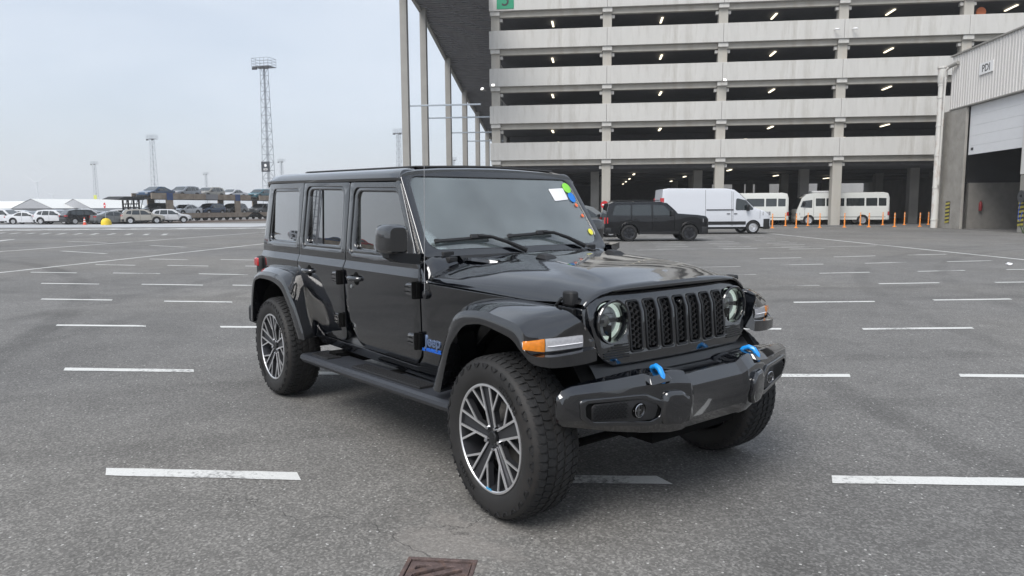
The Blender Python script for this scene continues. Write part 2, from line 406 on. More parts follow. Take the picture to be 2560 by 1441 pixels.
    x = n.new('ShaderNodeMix'); x.data_type = 'RGBA'; l.new(c, x.inputs[6]); l.new(siltc.outputs[0], x.inputs[7]); l.new(silt, x.inputs[0]); c = x.outputs[2]
    c = mixc(c, crack, (.035, .034, .033))
    l.new(c, p.inputs['Base Color'])
    p.inputs['Roughness'].default_value = .82; p.inputs['Specular IOR Level'].default_value = .35
    bp = n.new('ShaderNodeBump'); bp.inputs['Strength'].default_value = .55; bp.inputs['Distance'].default_value = .006
    hgt = mth('ADD', mth('ADD', stone, fine), mth('MULTIPLY', crack, -3)); l.new(hgt, bp.inputs['Height']); l.new(bp.outputs[0], p.inputs['Normal'])
    return M
def _xy(L, D): q = W(L, D); return q.x, q.y
TRACKS = [(*_xy(-34, -6), 29, .28, .20), (*_xy(-30, 0), 31, .22, .16), (*_xy(10, -30), 36.5, .2, .12), (*_xy(-3, 52), 39, .3, .14), (*_xy(-60, 10), 52, .3, .14), (*_xy(30, 8), 24, .22, .12)]
ASPH = ground_material()
g = MB(); S = 9000
# one sheet reaching the horizon, finer near the camera, with a drain hole left open
dc = [W(-.79, 2.56), W(-.45, 2.60), W(-.49, 2.925), W(-.79, 2.885)]
DX0, DX1, DY0, DY1 = -.79, -.485, 2.60, 2.90
def gp(L, D): q = W(L, D); return (q.x, q.y, 0)
xs = [-S, -300, -40, DX0, DX1, 40, 300, S]; ys = [-S, -300, -20, DY0, DY1, 40, 300, S]
P = [[gp(a, b) for b in ys] for a in xs]
vs = [p for r in P for p in r]; fs = []
for i in range(7):
    for j in range(7):
        if i == 3 and j == 3: continue
        a = i*8+j; fs.append((a, a+8, a+9, a+1))
g.add(vs, fs)
ground = tag(g.build('ground', ASPH, recalc=False, smooth=False), kind='structure')

def marking_material(name, wear, col=(.62, .62, .60)):
    M = bpy.data.materials.new(name); M.use_nodes = True; t = M.node_tree; n = t.nodes; l = t.links; p = n['Principled BSDF']
    tc = n.new('ShaderNodeTexCoord')
    a = n.new('ShaderNodeTexNoise'); a.inputs['Scale'].default_value = 26; a.inputs['Detail'].default_value = 7; a.inputs['Roughness'].default_value = .75; l.new(tc.outputs['Object'], a.inputs[0])
    b = n.new('ShaderNodeTexNoise'); b.inputs['Scale'].default_value = .9; b.inputs['Detail'].default_value = 3; l.new(tc.outputs['Object'], b.inputs[0])
    s = n.new('ShaderNodeMath'); s.operation = 'ADD'; l.new(a.outputs[0], s.inputs[0]); l.new(b.outputs[0], s.inputs[1])
    r = n.new('ShaderNodeMapRange'); r.inputs['From Min'].default_value = 1.16-wear; r.inputs['From Max'].default_value = 1.28-wear*.6; l.new(s.outputs[0], r.inputs[0])
    x = n.new('ShaderNodeMix'); x.data_type = 'RGBA'; x.inputs[6].default_value = (*col, 1); x.inputs[7].default_value = (.17, .168, .163, 1); l.new(r.outputs[0], x.inputs[0])
    h = n.new('ShaderNodeHueSaturation'); l.new(x.outputs[2], h.inputs['Color'])
    c = n.new('ShaderNodeTexNoise'); c.inputs['Scale'].default_value = 120; c.inputs['Detail'].default_value = 3; l.new(tc.outputs['Object'], c.inputs[0])
    rr = n.new('ShaderNodeMapRange'); rr.inputs['To Min'].default_value = .75; rr.inputs['To Max'].default_value = 1.2; l.new(c.outputs[0], rr.inputs[0]); l.new(rr.outputs[0], h.inputs['Value'])
    l.new(h.outputs[0], p.inputs['Base Color']); p.inputs['Roughness'].default_value = .75
    return M
PNT = marking_material('road_paint', .11); PNTW = marking_material('road_paint_worn', .18, (.5, .5, .48))
def dash(L0, D0, L1, D1, wd, slant=.0, mt=PNT, name='painted_dash'):
    a = Vector((L0, D0)); b = Vector((L1, D1)); d = (b-a).normalized(); n_ = Vector((-d.y, d.x))
    k = max(2, int((b-a).length/.12)); rnd = random.Random(int(L0*991+D0*37)); top = []; bot = []
    for i in range(k+1):
        q = a+(b-a)*i/k; j = rnd.uniform(-.004, .004); sh = slant if i in (0, k) else 0
        top.append(q+n_*(wd/2+j)+d*slant*.5); bot.append(q-n_*(wd/2-rnd.uniform(-.004, .004))-d*slant*.5)
    ring = top+bot[::-1]
    o = MB(); vs = []
    for i in range(k+1):
        for q in (bot[i], top[i]):
            p = W(q.x, q.y); vs.append((p.x, p.y, .004))
    o.add(vs, [(2*i, 2*i+2, 2*i+3, 2*i+1) for i in range(k)])
    return o.build(name, mt, ground, smooth=False, recalc=False)
DASH = [(-2.8, 3.72, -1.65, 3.76), (-5.02, 6.2, -3.73, 6.24), (-2.75, 6.24, -1.45, 6.28), (-4.79, 8.68, -3.5, 8.72), (-7.06, 8.64, -5.81, 8.67), (-9.43, 11.24, -8.08, 11.19),
 (-7.09, 11.1, -5.88, 11.07), (-11.48, 13.72, -10.12, 13.64), (-9.19, 13.66, -7.81, 13.56), (-13.85, 16.24, -12.51, 16.1), (-11.57, 16.12, -10.27, 15.99), (-9.3, 16.0, -7.99, 15.82),
 (-13.89, 18.64, -12.56, 18.44), (-11.62, 18.44, -10.32, 18.25), (-9.3, 18.3, -8.0, 18.1), (-13.72, 20.86, -12.3, 20.6), (-11.3, 20.7, -9.9, 20.45), (-9.2, 20.6, -7.9, 20.4), (-7.2, 13.6, -6.0, 13.5), (-6.9, 15.8, -5.7, 15.7),
 (-.72, 3.82, .40, 3.90), (1.32, 4.0, 2.55, 4.07), (.96, 6.45, 2.28, 6.56), (3.24, 6.65, 4.5, 6.7), (3.29, 9.12, 4.65, 9.3), (1.1, 9.0, 2.31, 9.05), (3.14, 11.62, 4.42, 11.8),
 (5.4, 12.04, 6.67, 12.25), (5.5, 14.52, 6.72, 14.78), (5.05, 16.74, 6.25, 17.06), (7.4, 17.33, 8.55, 17.62), (7.8, 14.9, 9.1, 15.1), (9.6, 17.9, 10.8, 18.1), (7.9, 12.5, 9.2, 12.7),
 (4.8, 19.1, 5.95, 19.42), (7.1, 19.73, 8.34, 20.16), (9.42, 20.35, 10.77, 20.8), (4.8, 21.47, 6.07, 21.83), (7.09, 22.2, 8.46, 22.7), (9.55, 23.1, 10.84, 23.5)]
for d in DASH: dash(*d, .115, slant=-.07 if d[0] < 0 else .04)
for d in [(3.37, 13.99, 4.3, 14.18), (2.5, 16.2, 3.6, 16.4), (2.6, 18.3, 3.7, 18.6)]: dash(*d, .09, mt=PNTW)
for k in range(9):      # far rows of the same bays
    for j, l0 in enumerate((2.3, 4.6, 6.9)):
        D = 26.3+k*1.35; dash(l0+k*.05, D, l0+1.25+k*.05, D+.25, .11, mt=PNTW if (k+j) % 3 == 0 else PNT)
dash(-14.55, 5, -14.5, 60, .14, name='painted_line'); dash(-22.4, 2, -21.6, 72, .16, name='painted_line')
dash(12.2, 17, 9.7, 42, .13, name='painted_line'); dash(1.5, 25.6, 10.6, 28.4, .12, name='painted_line', mt=PNTW)
dash(11.2, 49.2, 26, 49.2, .10, name='painted_line', mt=PNTW); dash(11.2, 53.6, 26, 53.6, .10, name='painted_line', mt=PNTW)
for k in range(11): dash(-30-k*1.55, 33.2+k*.35, -31.1-k*1.55, 35.4+k*.35, .32, name='painted_chevron')
for k in range(12): dash(-26-k*1.4, 41+k*.3, -27.3-k*1.4, 43.4+k*.3, .28, name='painted_chevron', mt=PNTW)
for L0, D0, L1, D1 in [(-20, 25, -17, 23.4), (-19, 29, -16.5, 27.6), (-27, 22, -24.6, 21), (-30, 28, -27, 27.2), (-26, 33, -22.9, 31.6)]: dash(L0, D0, L1, D1, .16, name='painted_arrow', mt=PNTW)
# pale concrete strip and rail bed far left
def sheet(name, pts, z, mt, kind='structure', parent=None):
    o = MB(); o.add([tuple(W(a, b, z)) for a, b in pts], [tuple(range(len(pts)))]); q = o.build(name, mt, parent, smooth=False, recalc=False)
    return tag(q, kind=kind) if not parent else q
PALE = mat('pale_concrete', (.40, .41, .42), .8, var=.15, vscale=.4); DSTRIP = mat('dark_asphalt', (.10, .10, .10), .85, var=.1, vscale=.4)
sheet('pale_apron', [(-120, 62), (-46, 60), (-30, 60), (-26, 75), (-44, 76), (-120, 73)], .008, PALE)
sheet('pale_strip', [(-90, 44), (-46, 51), (-24, 55), (-24, 58), (-46, 55), (-90, 48)], .008, marking_material('bleached_paint', .3))
sheet('rail_bed', [(-61.5, 73), (-48, 77.5), (-30, 140), (-46, 140)], .012, BRN)
sheet('garage_forecourt', [(-8.5, 55.5), (30, 55.5), (30, 130), (-8.5, 130)], .012, GFLOOR)

# drain
dr = tag(E('storm_drain', W((DX0+DX1)/2, (DY0+DY1)/2), GROT), 'rusty cast iron drain cover with slanting slots sunk in the asphalt', 'drain cover')
hx, hy = (DX1-DX0)/2, (DY1-DY0)/2
plate('drain_frame', rpoly([(-hx, -hy), (hx, -hy), (hx, hy), (-hx, hy)], .004, 2), [rpoly([(-hx+.018, -hy+.018), (hx-.018, -hy+.018), (hx-.018, hy-.018), (-hx+.018, hy-.018)][::-1], .004, 2)], .05, .002, lambda u, v, w_: (u, v, w_+.003), IRON, dr)
ix, iy = hx-.022, hy-.028
holes = []
def clip_slot(c, wd):   # slanting band across the grate, cut to the rectangle
    a = .62; pts = []
    X0, X1, Y0, Y1 = -ix+.028, ix-.028, -iy+.028, iy-.028
    for s, sg in ((c-wd/2, 1), (c+wd/2, -1)):
        pass
    poly = [(X0, Y0), (X1, Y0), (X1, Y1), (X0, Y1)]
    def cut(poly, side):
        out = []
        f = (lambda p: (p[1]-a*p[0])-(c-wd/2)) if side else (lambda p: (c+wd/2)-(p[1]-a*p[0]))
        for i in range(len(poly)):
            p, q = poly[i], poly[(i+1) % len(poly)]; fp, fq = f(p), f(q)
            if fp >= 0: out.append(p)
            if fp*fq < 0: t_ = fp/(fp-fq); out.append((p[0]+(q[0]-p[0])*t_, p[1]+(q[1]-p[1])*t_))
        return out
    return cut(cut(poly, 1), 0)
for k in range(-3, 4):
    h_ = clip_slot(k*.066-.0, .034)
    if len(h_) >= 3: holes.append(rpoly(h_[::-1], .004, 2))
plate('grate', rpoly([(-ix, -iy), (ix, -iy), (ix, iy), (-ix, iy)], .003, 2), holes, .03, .002, lambda u, v, w_: (u, v-.004, w_-.001), IRON, dr)
q = MB(); q.box(-hx, hx, -hy, hy, -.35, -.34)
for a in ((-hx, -hx+.004, -hy, hy), (hx-.004, hx, -hy, hy), (-hx, hx, -hy, -hy+.004), (-hx, hx, hy-.004, hy)): q.box(*a, -.34, -.047)
q.build('drain_shaft', BLACK, dr, smooth=False)

# small things lying about
def litter(name, L, D, r, mt, label, cat, seed):
    rnd = random.Random(seed); b = bmesh.new(); bmesh.ops.create_icosphere(b, subdivisions=2, radius=r)
    for v in b.verts: v.co *= rnd.uniform(.7, 1.15); v.co.z = max(v.co.z*.55+r*.42, .003)
    me = bpy.data.meshes.new(name); b.to_mesh(me); b.free(); finish(me, mt, True, 50)
    o = OB(name, me, loc=W(L, D)); return tag(o, label, cat)
litter('crumpled_litter', 10.35, 19.2, .075, PAPER, 'small white crumpled litter lying on the asphalt at the right', 'litter', 3)

# ================================================================== CAR PARK
GD_ = 58.54
gar = tag(E('car_park_building', W(0, GD_), GROT), 'multi storey concrete car park with long pale parapet panels and open decks', 'car park')
BAY, L0 = 8.884, .969
jo = list(range(-1, 5)); LV = 6
def gz(k): return 6.744+2.922*k      # top of parapet k
def gbox(name, x0, x1, y0, y1, z0, z1, mt, bev=.012, parent=gar):
    cx, cy, cz = (x0+x1)/2, (y0+y1)/2, (z0+z1)/2
    o = MB(); o.box(x0-cx, x1-cx, y0-cy, y1-cy, z0-cz, z1-cz)
    q = o.build(name, mt, parent, smooth=False, bev=bev); q.location = (cx, cy, cz); return q
def gcopy(src, dx, dy, dz):
    c = src.copy(); COL.objects.link(c); c.location = src.location+Vector((dx, dy, dz)); return c
col0 = gbox('column', L0-BAY-.33, L0-BAY+.36, .16, .86, 0, 25, CONB)
pan0 = gbox('parapet_panel', L0-BAY-.13, L0-.012, -.16, .155, gz(0)-1.404, gz(0), CONC)
panN = gbox('parapet_panel', L0+.012, L0+BAY-.012, -.16, .155, gz(0)-1.404, gz(0), CONC)
bm0 = gbox('edge_beam', L0-BAY+.363, L0-.37, .17, .60, gz(0)-1.404-.44, gz(0)-1.407, CONB)
cap0 = gbox('column_head', L0-BAY-.37, L0-BAY+.40, -.06, .157, gz(0)-1.404-.34, gz(0)-1.407, CONC, .02)
crbs = []
for sx in (-1, 1):
    cb = MB(); cb.box(*sorted((sx*.345+L0-BAY+.015, sx*.57+L0-BAY+.015)), .30, .62, -.13, .13)
    if sx < 0: cb.v = [(v[0]+BAY, v[1], v[2]) for v in cb.v]
    crb = cb.build('corbel', CONC, gar, smooth=False, bev=.02); crb.location = (0, 0, gz(0)-1.404-.62); crbs.append(crb)
for j in range(6):
    if j: gcopy(col0, j*BAY, 0, 0)
for k in range(LV):
    for j in range(6):
        if (k, j) != (0, 0): gcopy(cap0, j*BAY, 0, k*2.922); [gcopy(c_, j*BAY, 0, k*2.922) for c_ in crbs]
        if j < 5:
            if (k, j) != (0, 0): gcopy(bm0, j*BAY, 0, k*2.922)
            if j == 0 and k > 0: gcopy(pan0, 0, 0, k*2.922)
            if j > 0 and (k, j) != (0, 1): gcopy(panN, (j-1)*BAY, 0, k*2.922)
# side returns of the parapet, decks, inner columns, rear wall
XL, XR = L0-BAY-.13, L0+4*BAY+.4
for k in range(LV):
    gbox('side_parapet', XL-.31, XL-.005, -.16, 8.5, gz(k)-1.404, gz(k)-.02, CONC)
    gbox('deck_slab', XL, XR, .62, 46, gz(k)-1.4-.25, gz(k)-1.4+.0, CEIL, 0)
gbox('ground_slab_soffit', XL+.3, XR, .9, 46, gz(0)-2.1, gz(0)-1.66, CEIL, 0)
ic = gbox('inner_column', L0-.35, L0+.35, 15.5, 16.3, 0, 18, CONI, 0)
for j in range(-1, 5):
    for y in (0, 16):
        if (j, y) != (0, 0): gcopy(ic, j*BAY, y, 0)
for j in range(-1, 5):
    for k in (0, 1): gcopy(ic, j*BAY+3.9, -3+k*0+8*k, 0) if k == 0 and j > 1 else None
g1 = gbox('inner_column', -.27, .45, 5.6, 6.3, 0, 5.0, CONI, 0)
for j in range(1, 4): gcopy(g1, j*BAY, 0, 0)
# downstand beams under each deck
for k in range(LV):
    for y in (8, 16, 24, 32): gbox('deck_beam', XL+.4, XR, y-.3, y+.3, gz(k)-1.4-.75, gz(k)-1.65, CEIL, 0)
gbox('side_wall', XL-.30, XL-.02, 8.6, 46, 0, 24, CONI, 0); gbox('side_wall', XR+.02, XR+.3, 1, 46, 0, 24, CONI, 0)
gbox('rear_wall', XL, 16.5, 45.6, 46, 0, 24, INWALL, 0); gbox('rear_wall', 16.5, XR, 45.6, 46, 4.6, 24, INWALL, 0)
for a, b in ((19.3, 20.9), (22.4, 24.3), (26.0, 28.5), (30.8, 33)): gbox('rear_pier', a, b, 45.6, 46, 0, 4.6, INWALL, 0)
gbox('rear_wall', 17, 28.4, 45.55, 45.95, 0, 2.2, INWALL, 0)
gbox('white_rear_shed', 14, 44, 60, 60.4, 0, 9, CLAD, 0)
gbox('access_ramp', -7.0, 1.5, 1.4, 14, gz(0)-1.2, gz(0)-.9, CONI, 0)
# lamps
lm = MB(); lm.box(-.075, .075, -.85, .85, -.06, 0); lmo = lm.build('tube_lamp', LAMP, gar, smooth=False); lmo.location = (L0-4.1, 4.2, gz(0)+2.922-1.4-.30-.45)
first = True
for k in range(LV):
    for j in range(-1, 4):
        for i, y in enumerate((3.1, 12.3)):
            if k > 0 and i == 1: continue
            lx, lz = L0+j*BAY+4.45, gz(k)+2.922-1.4-.33
            if first: lmo.location = (lx, y, lz); first = False; continue
            c = lmo.copy(); COL.objects.link(c); c.location = (lx, y, lz)
for x, y, z in [(3.6, 8, 4.5), (3.6, 16, 4.4), (3.6, 24, 4.4), (3.6, 32, 4.4), (8.6, 12, 4.4), (8.6, 24, 4.4), (11.2, 3.5, 4.55), (17, 12, 4.4), (24, 20, 4.4)]:
    c = lmo.copy(); COL.objects.link(c); c.location = (x, y, z-.0)
# level sign, floodlights, cameras
sg = MB(); sg.m = 0; sg.box(-7.72, -6.36, -.20, -.165, 17.16, 18.55); sgo = sg.build('level_number_sign', [GREENS], gar, smooth=False, bev=.004)
text('sign_numeral', '3', 1.55, lambda u, v, w_: (-7.02+u, -.206-w_, 17.86+v), INK, sgo, depth=.006)
def flood(x, y, z, ang):
    o = MB(); o.box(-.14, .14, -.10, .10, -.1, .1); fl = o.build('floodlight', STEELG, None, smooth=False, bev=.015)
    fl.location = W(x, GD_+y, z); fl.rotation_euler = (R(-20), 0, GROT+ang)
    q = MB(); q.box(-.12, .12, -.115, -.101, -.08, .08); q.build('lamp_glass', FLOOD, fl, smooth=False)
    q = MB(); q.bar((0, .1, 0), (0, .4, .05), .04, .04); q.build('bracket', STEELG, fl, smooth=False); return fl
tag(flood(-8.85, -.45, 10.95, R(-35)), 'lit floodlight on an arm beside the canopy at the corner of the car park', 'floodlight')
tag(flood(-8.0, -.52, 11.2, 0), 'lit floodlight on the corner column of the car park', 'floodlight')
tag(flood(9.9, -.52, 11.15, R(25)), 'lit floodlight in the middle of the car park front above a column head', 'floodlight')
for x, lb in ((18.0, 'left of the two small white cameras high on the parapet'), (19.3, 'right of the two small white cameras high on the parapet')):
    o = MB(); o.tube([(0, -.1, 0), (.22, -.3, -.04)], .07, 10); o.tube([(0, .18, .02), (0, -.1, 0)], .03, 8)
    q = o.build('security_camera', WHT, None); q.location = W(x, GD_-.34, 14.72); q.rotation_euler = (0, 0, GROT); tag(q, lb, 'security camera')
# orange disc up on the fifth level
o = MB(); o.rev([(0, .0), (.33, .0), (.36, .03), (.36, .1), (0, .12)], n=24); q = o.build('orange_cable_reel', mat('reel_orange', (.55, .14, .04), .6)); q.location = W(28.85, GD_+.9, gz(3)+.42); q.rotation_euler = (0, 0, GROT); tag(q, 'round orange reel beside a column on an upper parking deck', 'cable reel')
o = MB(); o.bar((0, .2, -.36), (0, .2, -1.8), .08, .08); o.build('reel_post', DGR, q, smooth=False)

# ================================================================== CANOPY
can = tag(E('ramp_canopy', W(0, 0), GROT), 'tall grey ramp structure on slim columns left of the car park', 'ramp')
CL = -14.2
cols = [(54.3, 24), (60.6, 18.2), (70.7, 16.1), (79.7, 14.4), (88.5, 13.3), (96.7, 12.0)]
for D, h in cols:
    o = MB(); o.box(-.26, .26, -.26, .26, 0, h); q = o.build('canopy_column', STEELG, can, smooth=False, bev=.02); q.location = (CL, D, 0)
prof = [(46, 19.4), (57.3, 18.35), (60.6, 18.0), (70.7, 16.1), (79.7, 14.4), (88.5, 13.3), (96.7, 12.0), (112, 10)]
o = MB(); vs = []
for D, z in prof: vs.append([(CL-.3, D, z), (-8.45, D, z), (-8.45, D, z+.5), (CL-.3, D, z+.5)])
o.loft(vs, True, True); o.build('ramp_deck', SOFF, can, smooth=False)
o = MB()
o.loft([[(CL-.32, D, z-.28), (CL-.05, D, z-.28), (CL-.05, D, z+.9), (CL-.32, D, z+.9)] for D, z in prof], True, True); o.build('edge_girder', STEELG, can, smooth=False)
rb = MB()
for i in range(150):
    D = 46.3+i*.44; z = np.interp(D, [p[0] for p in prof], [p[1] for p in prof]); rb.box(CL-.05, -8.46, D, D+.16, z-.09, z-.001)
tag(rb.build('soffit_ribs', SOFF, can, smooth=False), kind='stuff')
for D, z in ((54.3, 9.25), (60.6, 9.1), (70.7, 8.9), (79.7, 8.9)):
    o = MB(); o.box(CL+.27, -8.45, -.05, .05, -.06, .06); q = o.build('cross_rail', RAIL, can, smooth=False, bev=.01); q.location = (0, D, z)

# ================================================================== PDI WORKSHOP
P0 = 22.9
ws = tag(E('workshop_building', W(P0, 0), GROT), 'white corrugated workshop with half open roller door and concrete pillars at the right', 'workshop')
def wbox(name, x0, x1, y0, y1, z0, z1, mt, bev=.01):
    o = MB(); o.box(x0, x1, y0, y1, z0, z1); return o.build(name, mt, ws, smooth=False, bev=bev)
# corrugated cladding: trapezoid profile extruded upwards, one board per metre
def clad(y0, y1, z0, z1):
    prof = []; y = y0; p = .30
    while y < y1-.01:
        for a, d in ((0, 0), (.10, 0), (.13, -.045), (.26, -.045)):
            if y+a <= y1: prof.append((d, y+a))
        y += p
    prof.append((0, y1))
    o = MB(); n_ = len(prof)
    o.add([(x, y_, z0) for x, y_ in prof]+[(x, y_, z1) for x, y_ in prof], [(i, i+1, i+1+n_, i+n_) for i in range(n_-1)])
    return o
yy = 50.3
while yy > 30:
    clad(yy-1.2, yy, 7.66, 10.95).build('cladding_sheet', CLAD, ws, smooth=False, recalc=False); yy -= 1.2
wbox('cladding_backing', .02, .3, 29, 50.28, 7.68, 10.93, CLAD, 0)
wbox('roof_edge', -.12, .4, 29, 50.4, 10.95, 11.05, STEELG); wbox('cladding_foot', -.07, .3, 29, 50.3, 7.58, 7.655, STEELG)
wbox('roof', .2, 26, 29, 50.3, 10.80, 10.94, STEELG, 0)
wbox('end_wall', .15, 26, 50.0, 50.28, 0, 10.8, CLAD, 0)
wbox('door_pillar', -.02, .14, 48.15, 51.2, 0, 7.57, CONP, .02)
wbox('door_pillar', -.02, .14, 40.3, 41.95, 0, 3.1, CONP, .02)
wbox('door_pillar_facing', -.03, .14, 40.3, 42.0, 3.13, 7.57, CLAD, .02)
wbox('front_wall', -.0, .4, 29, 40.28, 0, 7.57, CLAD, .02)
# sectional roller door, partly open
zt = 7.57
for i in range(5):
    z1 = zt-i*.61; z0 = max(z1-.606, 4.60)
    wbox('door_section', .22, .27, 42.02, 48.13, z0, z1, DOORW, .008)
wbox('door_window', .205, .219, 47.55, 47.82, 4.86, 5.02, INK, 0)
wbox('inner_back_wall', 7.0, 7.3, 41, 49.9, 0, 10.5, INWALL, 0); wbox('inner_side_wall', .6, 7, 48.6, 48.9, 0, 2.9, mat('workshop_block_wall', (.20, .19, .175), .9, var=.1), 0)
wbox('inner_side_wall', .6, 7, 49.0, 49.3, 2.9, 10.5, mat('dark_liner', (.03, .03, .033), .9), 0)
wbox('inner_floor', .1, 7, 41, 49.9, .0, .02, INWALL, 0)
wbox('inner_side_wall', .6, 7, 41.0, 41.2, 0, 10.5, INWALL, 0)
for y0, y1 in ((49.5, 50.05), (41.35, 41.9)):       # yellow and black stripes on the pillars
    rnd = 0
    o = MB(); o.box(-.045, -.022, y0, y1, .35, 1.75); o.build('hazard_board', INK, ws, smooth=False)
    for i in range(6):
        z = .35+i*.235
        s = MB(); s.add([(-.05, y0, z+.06), (-.05, y1, z), (-.05, y1, z+.12), (-.05, y0, z+.18)], [(0, 1, 2, 3)]); s.build('hazard_stripe', mat('hazard_yellow', (.42, .36, .05), .5), ws, smooth=False)
# sign
s = MB(); s.box(-.10, -.06, 45.30, 46.78, 9.19, 9.83); so_ = s.build('name_board', WHT, ws, smooth=False, bev=.004)
text('name_board_letters', 'PDI', .60, lambda u, v, w_: (-.103-w_, 46.04-u, 9.50+v), INK, so_, depth=.006, bold=.006)
# drain pipe with hopper
o = MB(); o.tube([(0, 0, 0), (0, 0, 9.4)], .21, 16); pp = o.build('downpipe', PIPE, ws); pp.location = (-.45, 50.6, .02)
for z in (.5, 2.6, 4.7, 6.6, 8.4, 9.2): o = MB(); o.rev([(.215, 0), (.24, .0), (.24, .09), (.215, .09)], ax='z', n=16, closed_prof=True); q = o.build('pipe_clip', PIPE, pp); q.location = (0, 0, z)
o = MB(); o.rev([(.22, 0), (.28, .12), (.28, .95), (.33, 1.0), (.33, 1.12), (.29, 1.12)], ax='z', n=20); q = o.build('hopper', PIPE, pp); q.location = (0, 0, 9.3)
o = MB(); o.tube([(.1, -.6, .25), (.0, -.42, .1), (0, -.35, -.3), (0, -.35, -7.2)], .085, 10); q = o.build('thin_pipe', PIPE, pp); q.location = (0, 0, 10.0)
o = MB(); o.tube([(.3, -1.3, .42), (.12, -.5, .28)], .12, 10); q = o.build('gutter_elbow', STEELG, pp); q.location = (0, 0, 10.0)
# extinguisher and cable reel
o = MB(); o.rev([(0, 0), (.10, .0), (.11, .05), (.11, .5), (.07, .6), (.03, .64), (.03, .7), (0, .7)], ax='z', n=16)
fx = o.build('fire_extinguisher', mat('extinguisher_red', (.22, .012, .014), .5)); fx.scale = (.9, .9, .9); fx.location = W(P0+1.3, 48.45, 1.15); tag(fx, 'red fire extinguisher hanging inside the open workshop door', 'fire extinguisher')
o = MB(); o.bar((0, 0, .7), (.12, 0, .74), .03, .02); o.tube([(0, 0, .68), (.14, .02, .6), (.15, .02, .2)], .012, 6); o.build('hose', INK, fx)
o = MB(); o.rev([(.10, -.09), (.33, -.09), (.33, -.07), (.24, -.05), (.24, .05), (.33, .07), (.33, .09), (.10, .09)], ax='x', n=24, closed_prof=True)
rl = o.build('hose_reel', mat('reel_dark', (.05, .055, .06), .5)); rl.location = W(P0-.25, 41.2, 1.95); rl.rotation_euler = (0, 0, GROT); tag(rl, 'dark hose reel with blue hose on the pale pillar at the right edge', 'hose reel')
o = MB(); o.tube([(-.1, 0, -.3), (-.12, .06, -.8), (-.15, 0, -1.2), (-.14, -.15, -1.3), (-.1, -.25, -.8)], .02, 6); o.build('blue_hose', mat('hose_blue', (.03, .08, .35), .4), rl)
# weed at the pillar foot
rnd = random.Random(5); o = MB()
for i in range(60):
    a = rnd.uniform(0, 2*PI); h = rnd.uniform(.12, .55); r_ = rnd.uniform(.02, .28); p = Vector((math.cos(a)*r_, math.sin(a)*r_, 0)); q = p*1.8+Vector((0, 0, h)); s = Vector((-math.sin(a), math.cos(a), 0))*.03
    o.add([p-s, p+s, q+s*.6, q*1.1], [(0, 1, 2, 3)])
q = o.build('weed_tuft', WEED, None, smooth=False, recalc=False); q.location = W(P0-.2, 40.6, 0); tag(q, 'green weed growing at the foot of the right hand pillar', 'weed')

# ================================================================== OTHER VEHICLES
_wheels = {}
def wheel_meshes(r, wd, rimr, style):
    key = (r, wd, rimr, style)
    if key in _wheels: return _wheels[key]
    t = MB(); h = wd/2
    t.rev([(rimr, -h*.8), (rimr+.02, -h), (r-.06, -h*1.0), (r-.015, -h*.85), (r, -h*.6), (r, h*.6), (r-.015, h*.85), (r-.06, h), (rimr+.02, h), (rimr, h*.8)], n=28)
    tm = t.mesh('tyre', RUB)
    o = MB(); mt = {'silver': SIL, 'steel': SIL, 'dark': DGR}[style]
    o.m = 1; o.rev([(0, -h*.25), (rimr, -h*.25)], n=24)
    o.m = 0; o.rev([(rimr-.025, -h*.8), (rimr, -h*.85), (rimr+.004, -h*.8), (rimr-.02, -h*.3)], n=28)
    o.rev([(0, -h*.80), (.055, -h*.80), (.06, -h*.3)], n=14)
    if style == 'steel':
        o.rev([(.06, -h*.55), (rimr*.55, -h*.72), (rimr*.62, -h*.5), (rimr*.9, -h*.45)], n=24)
    else:
        ns = 6 if style == 'dark' else 5
        for k in range(ns):
            a = 2*PI*k/ns
            for da in (-.13, .13):
                p = (math.cos(a)*.04, -h*.72, math.sin(a)*.04); q = (math.cos(a+da)*(rimr-.01), -h*.72, math.sin(a+da)*(rimr-.01))
                o.bar(p, q, .05, .03, up=(0, 1, 0), a2=.035)
    rm = o.mesh('rim', [mt, BLACK])
    _wheels[key] = (tm, rm); return tm, rm
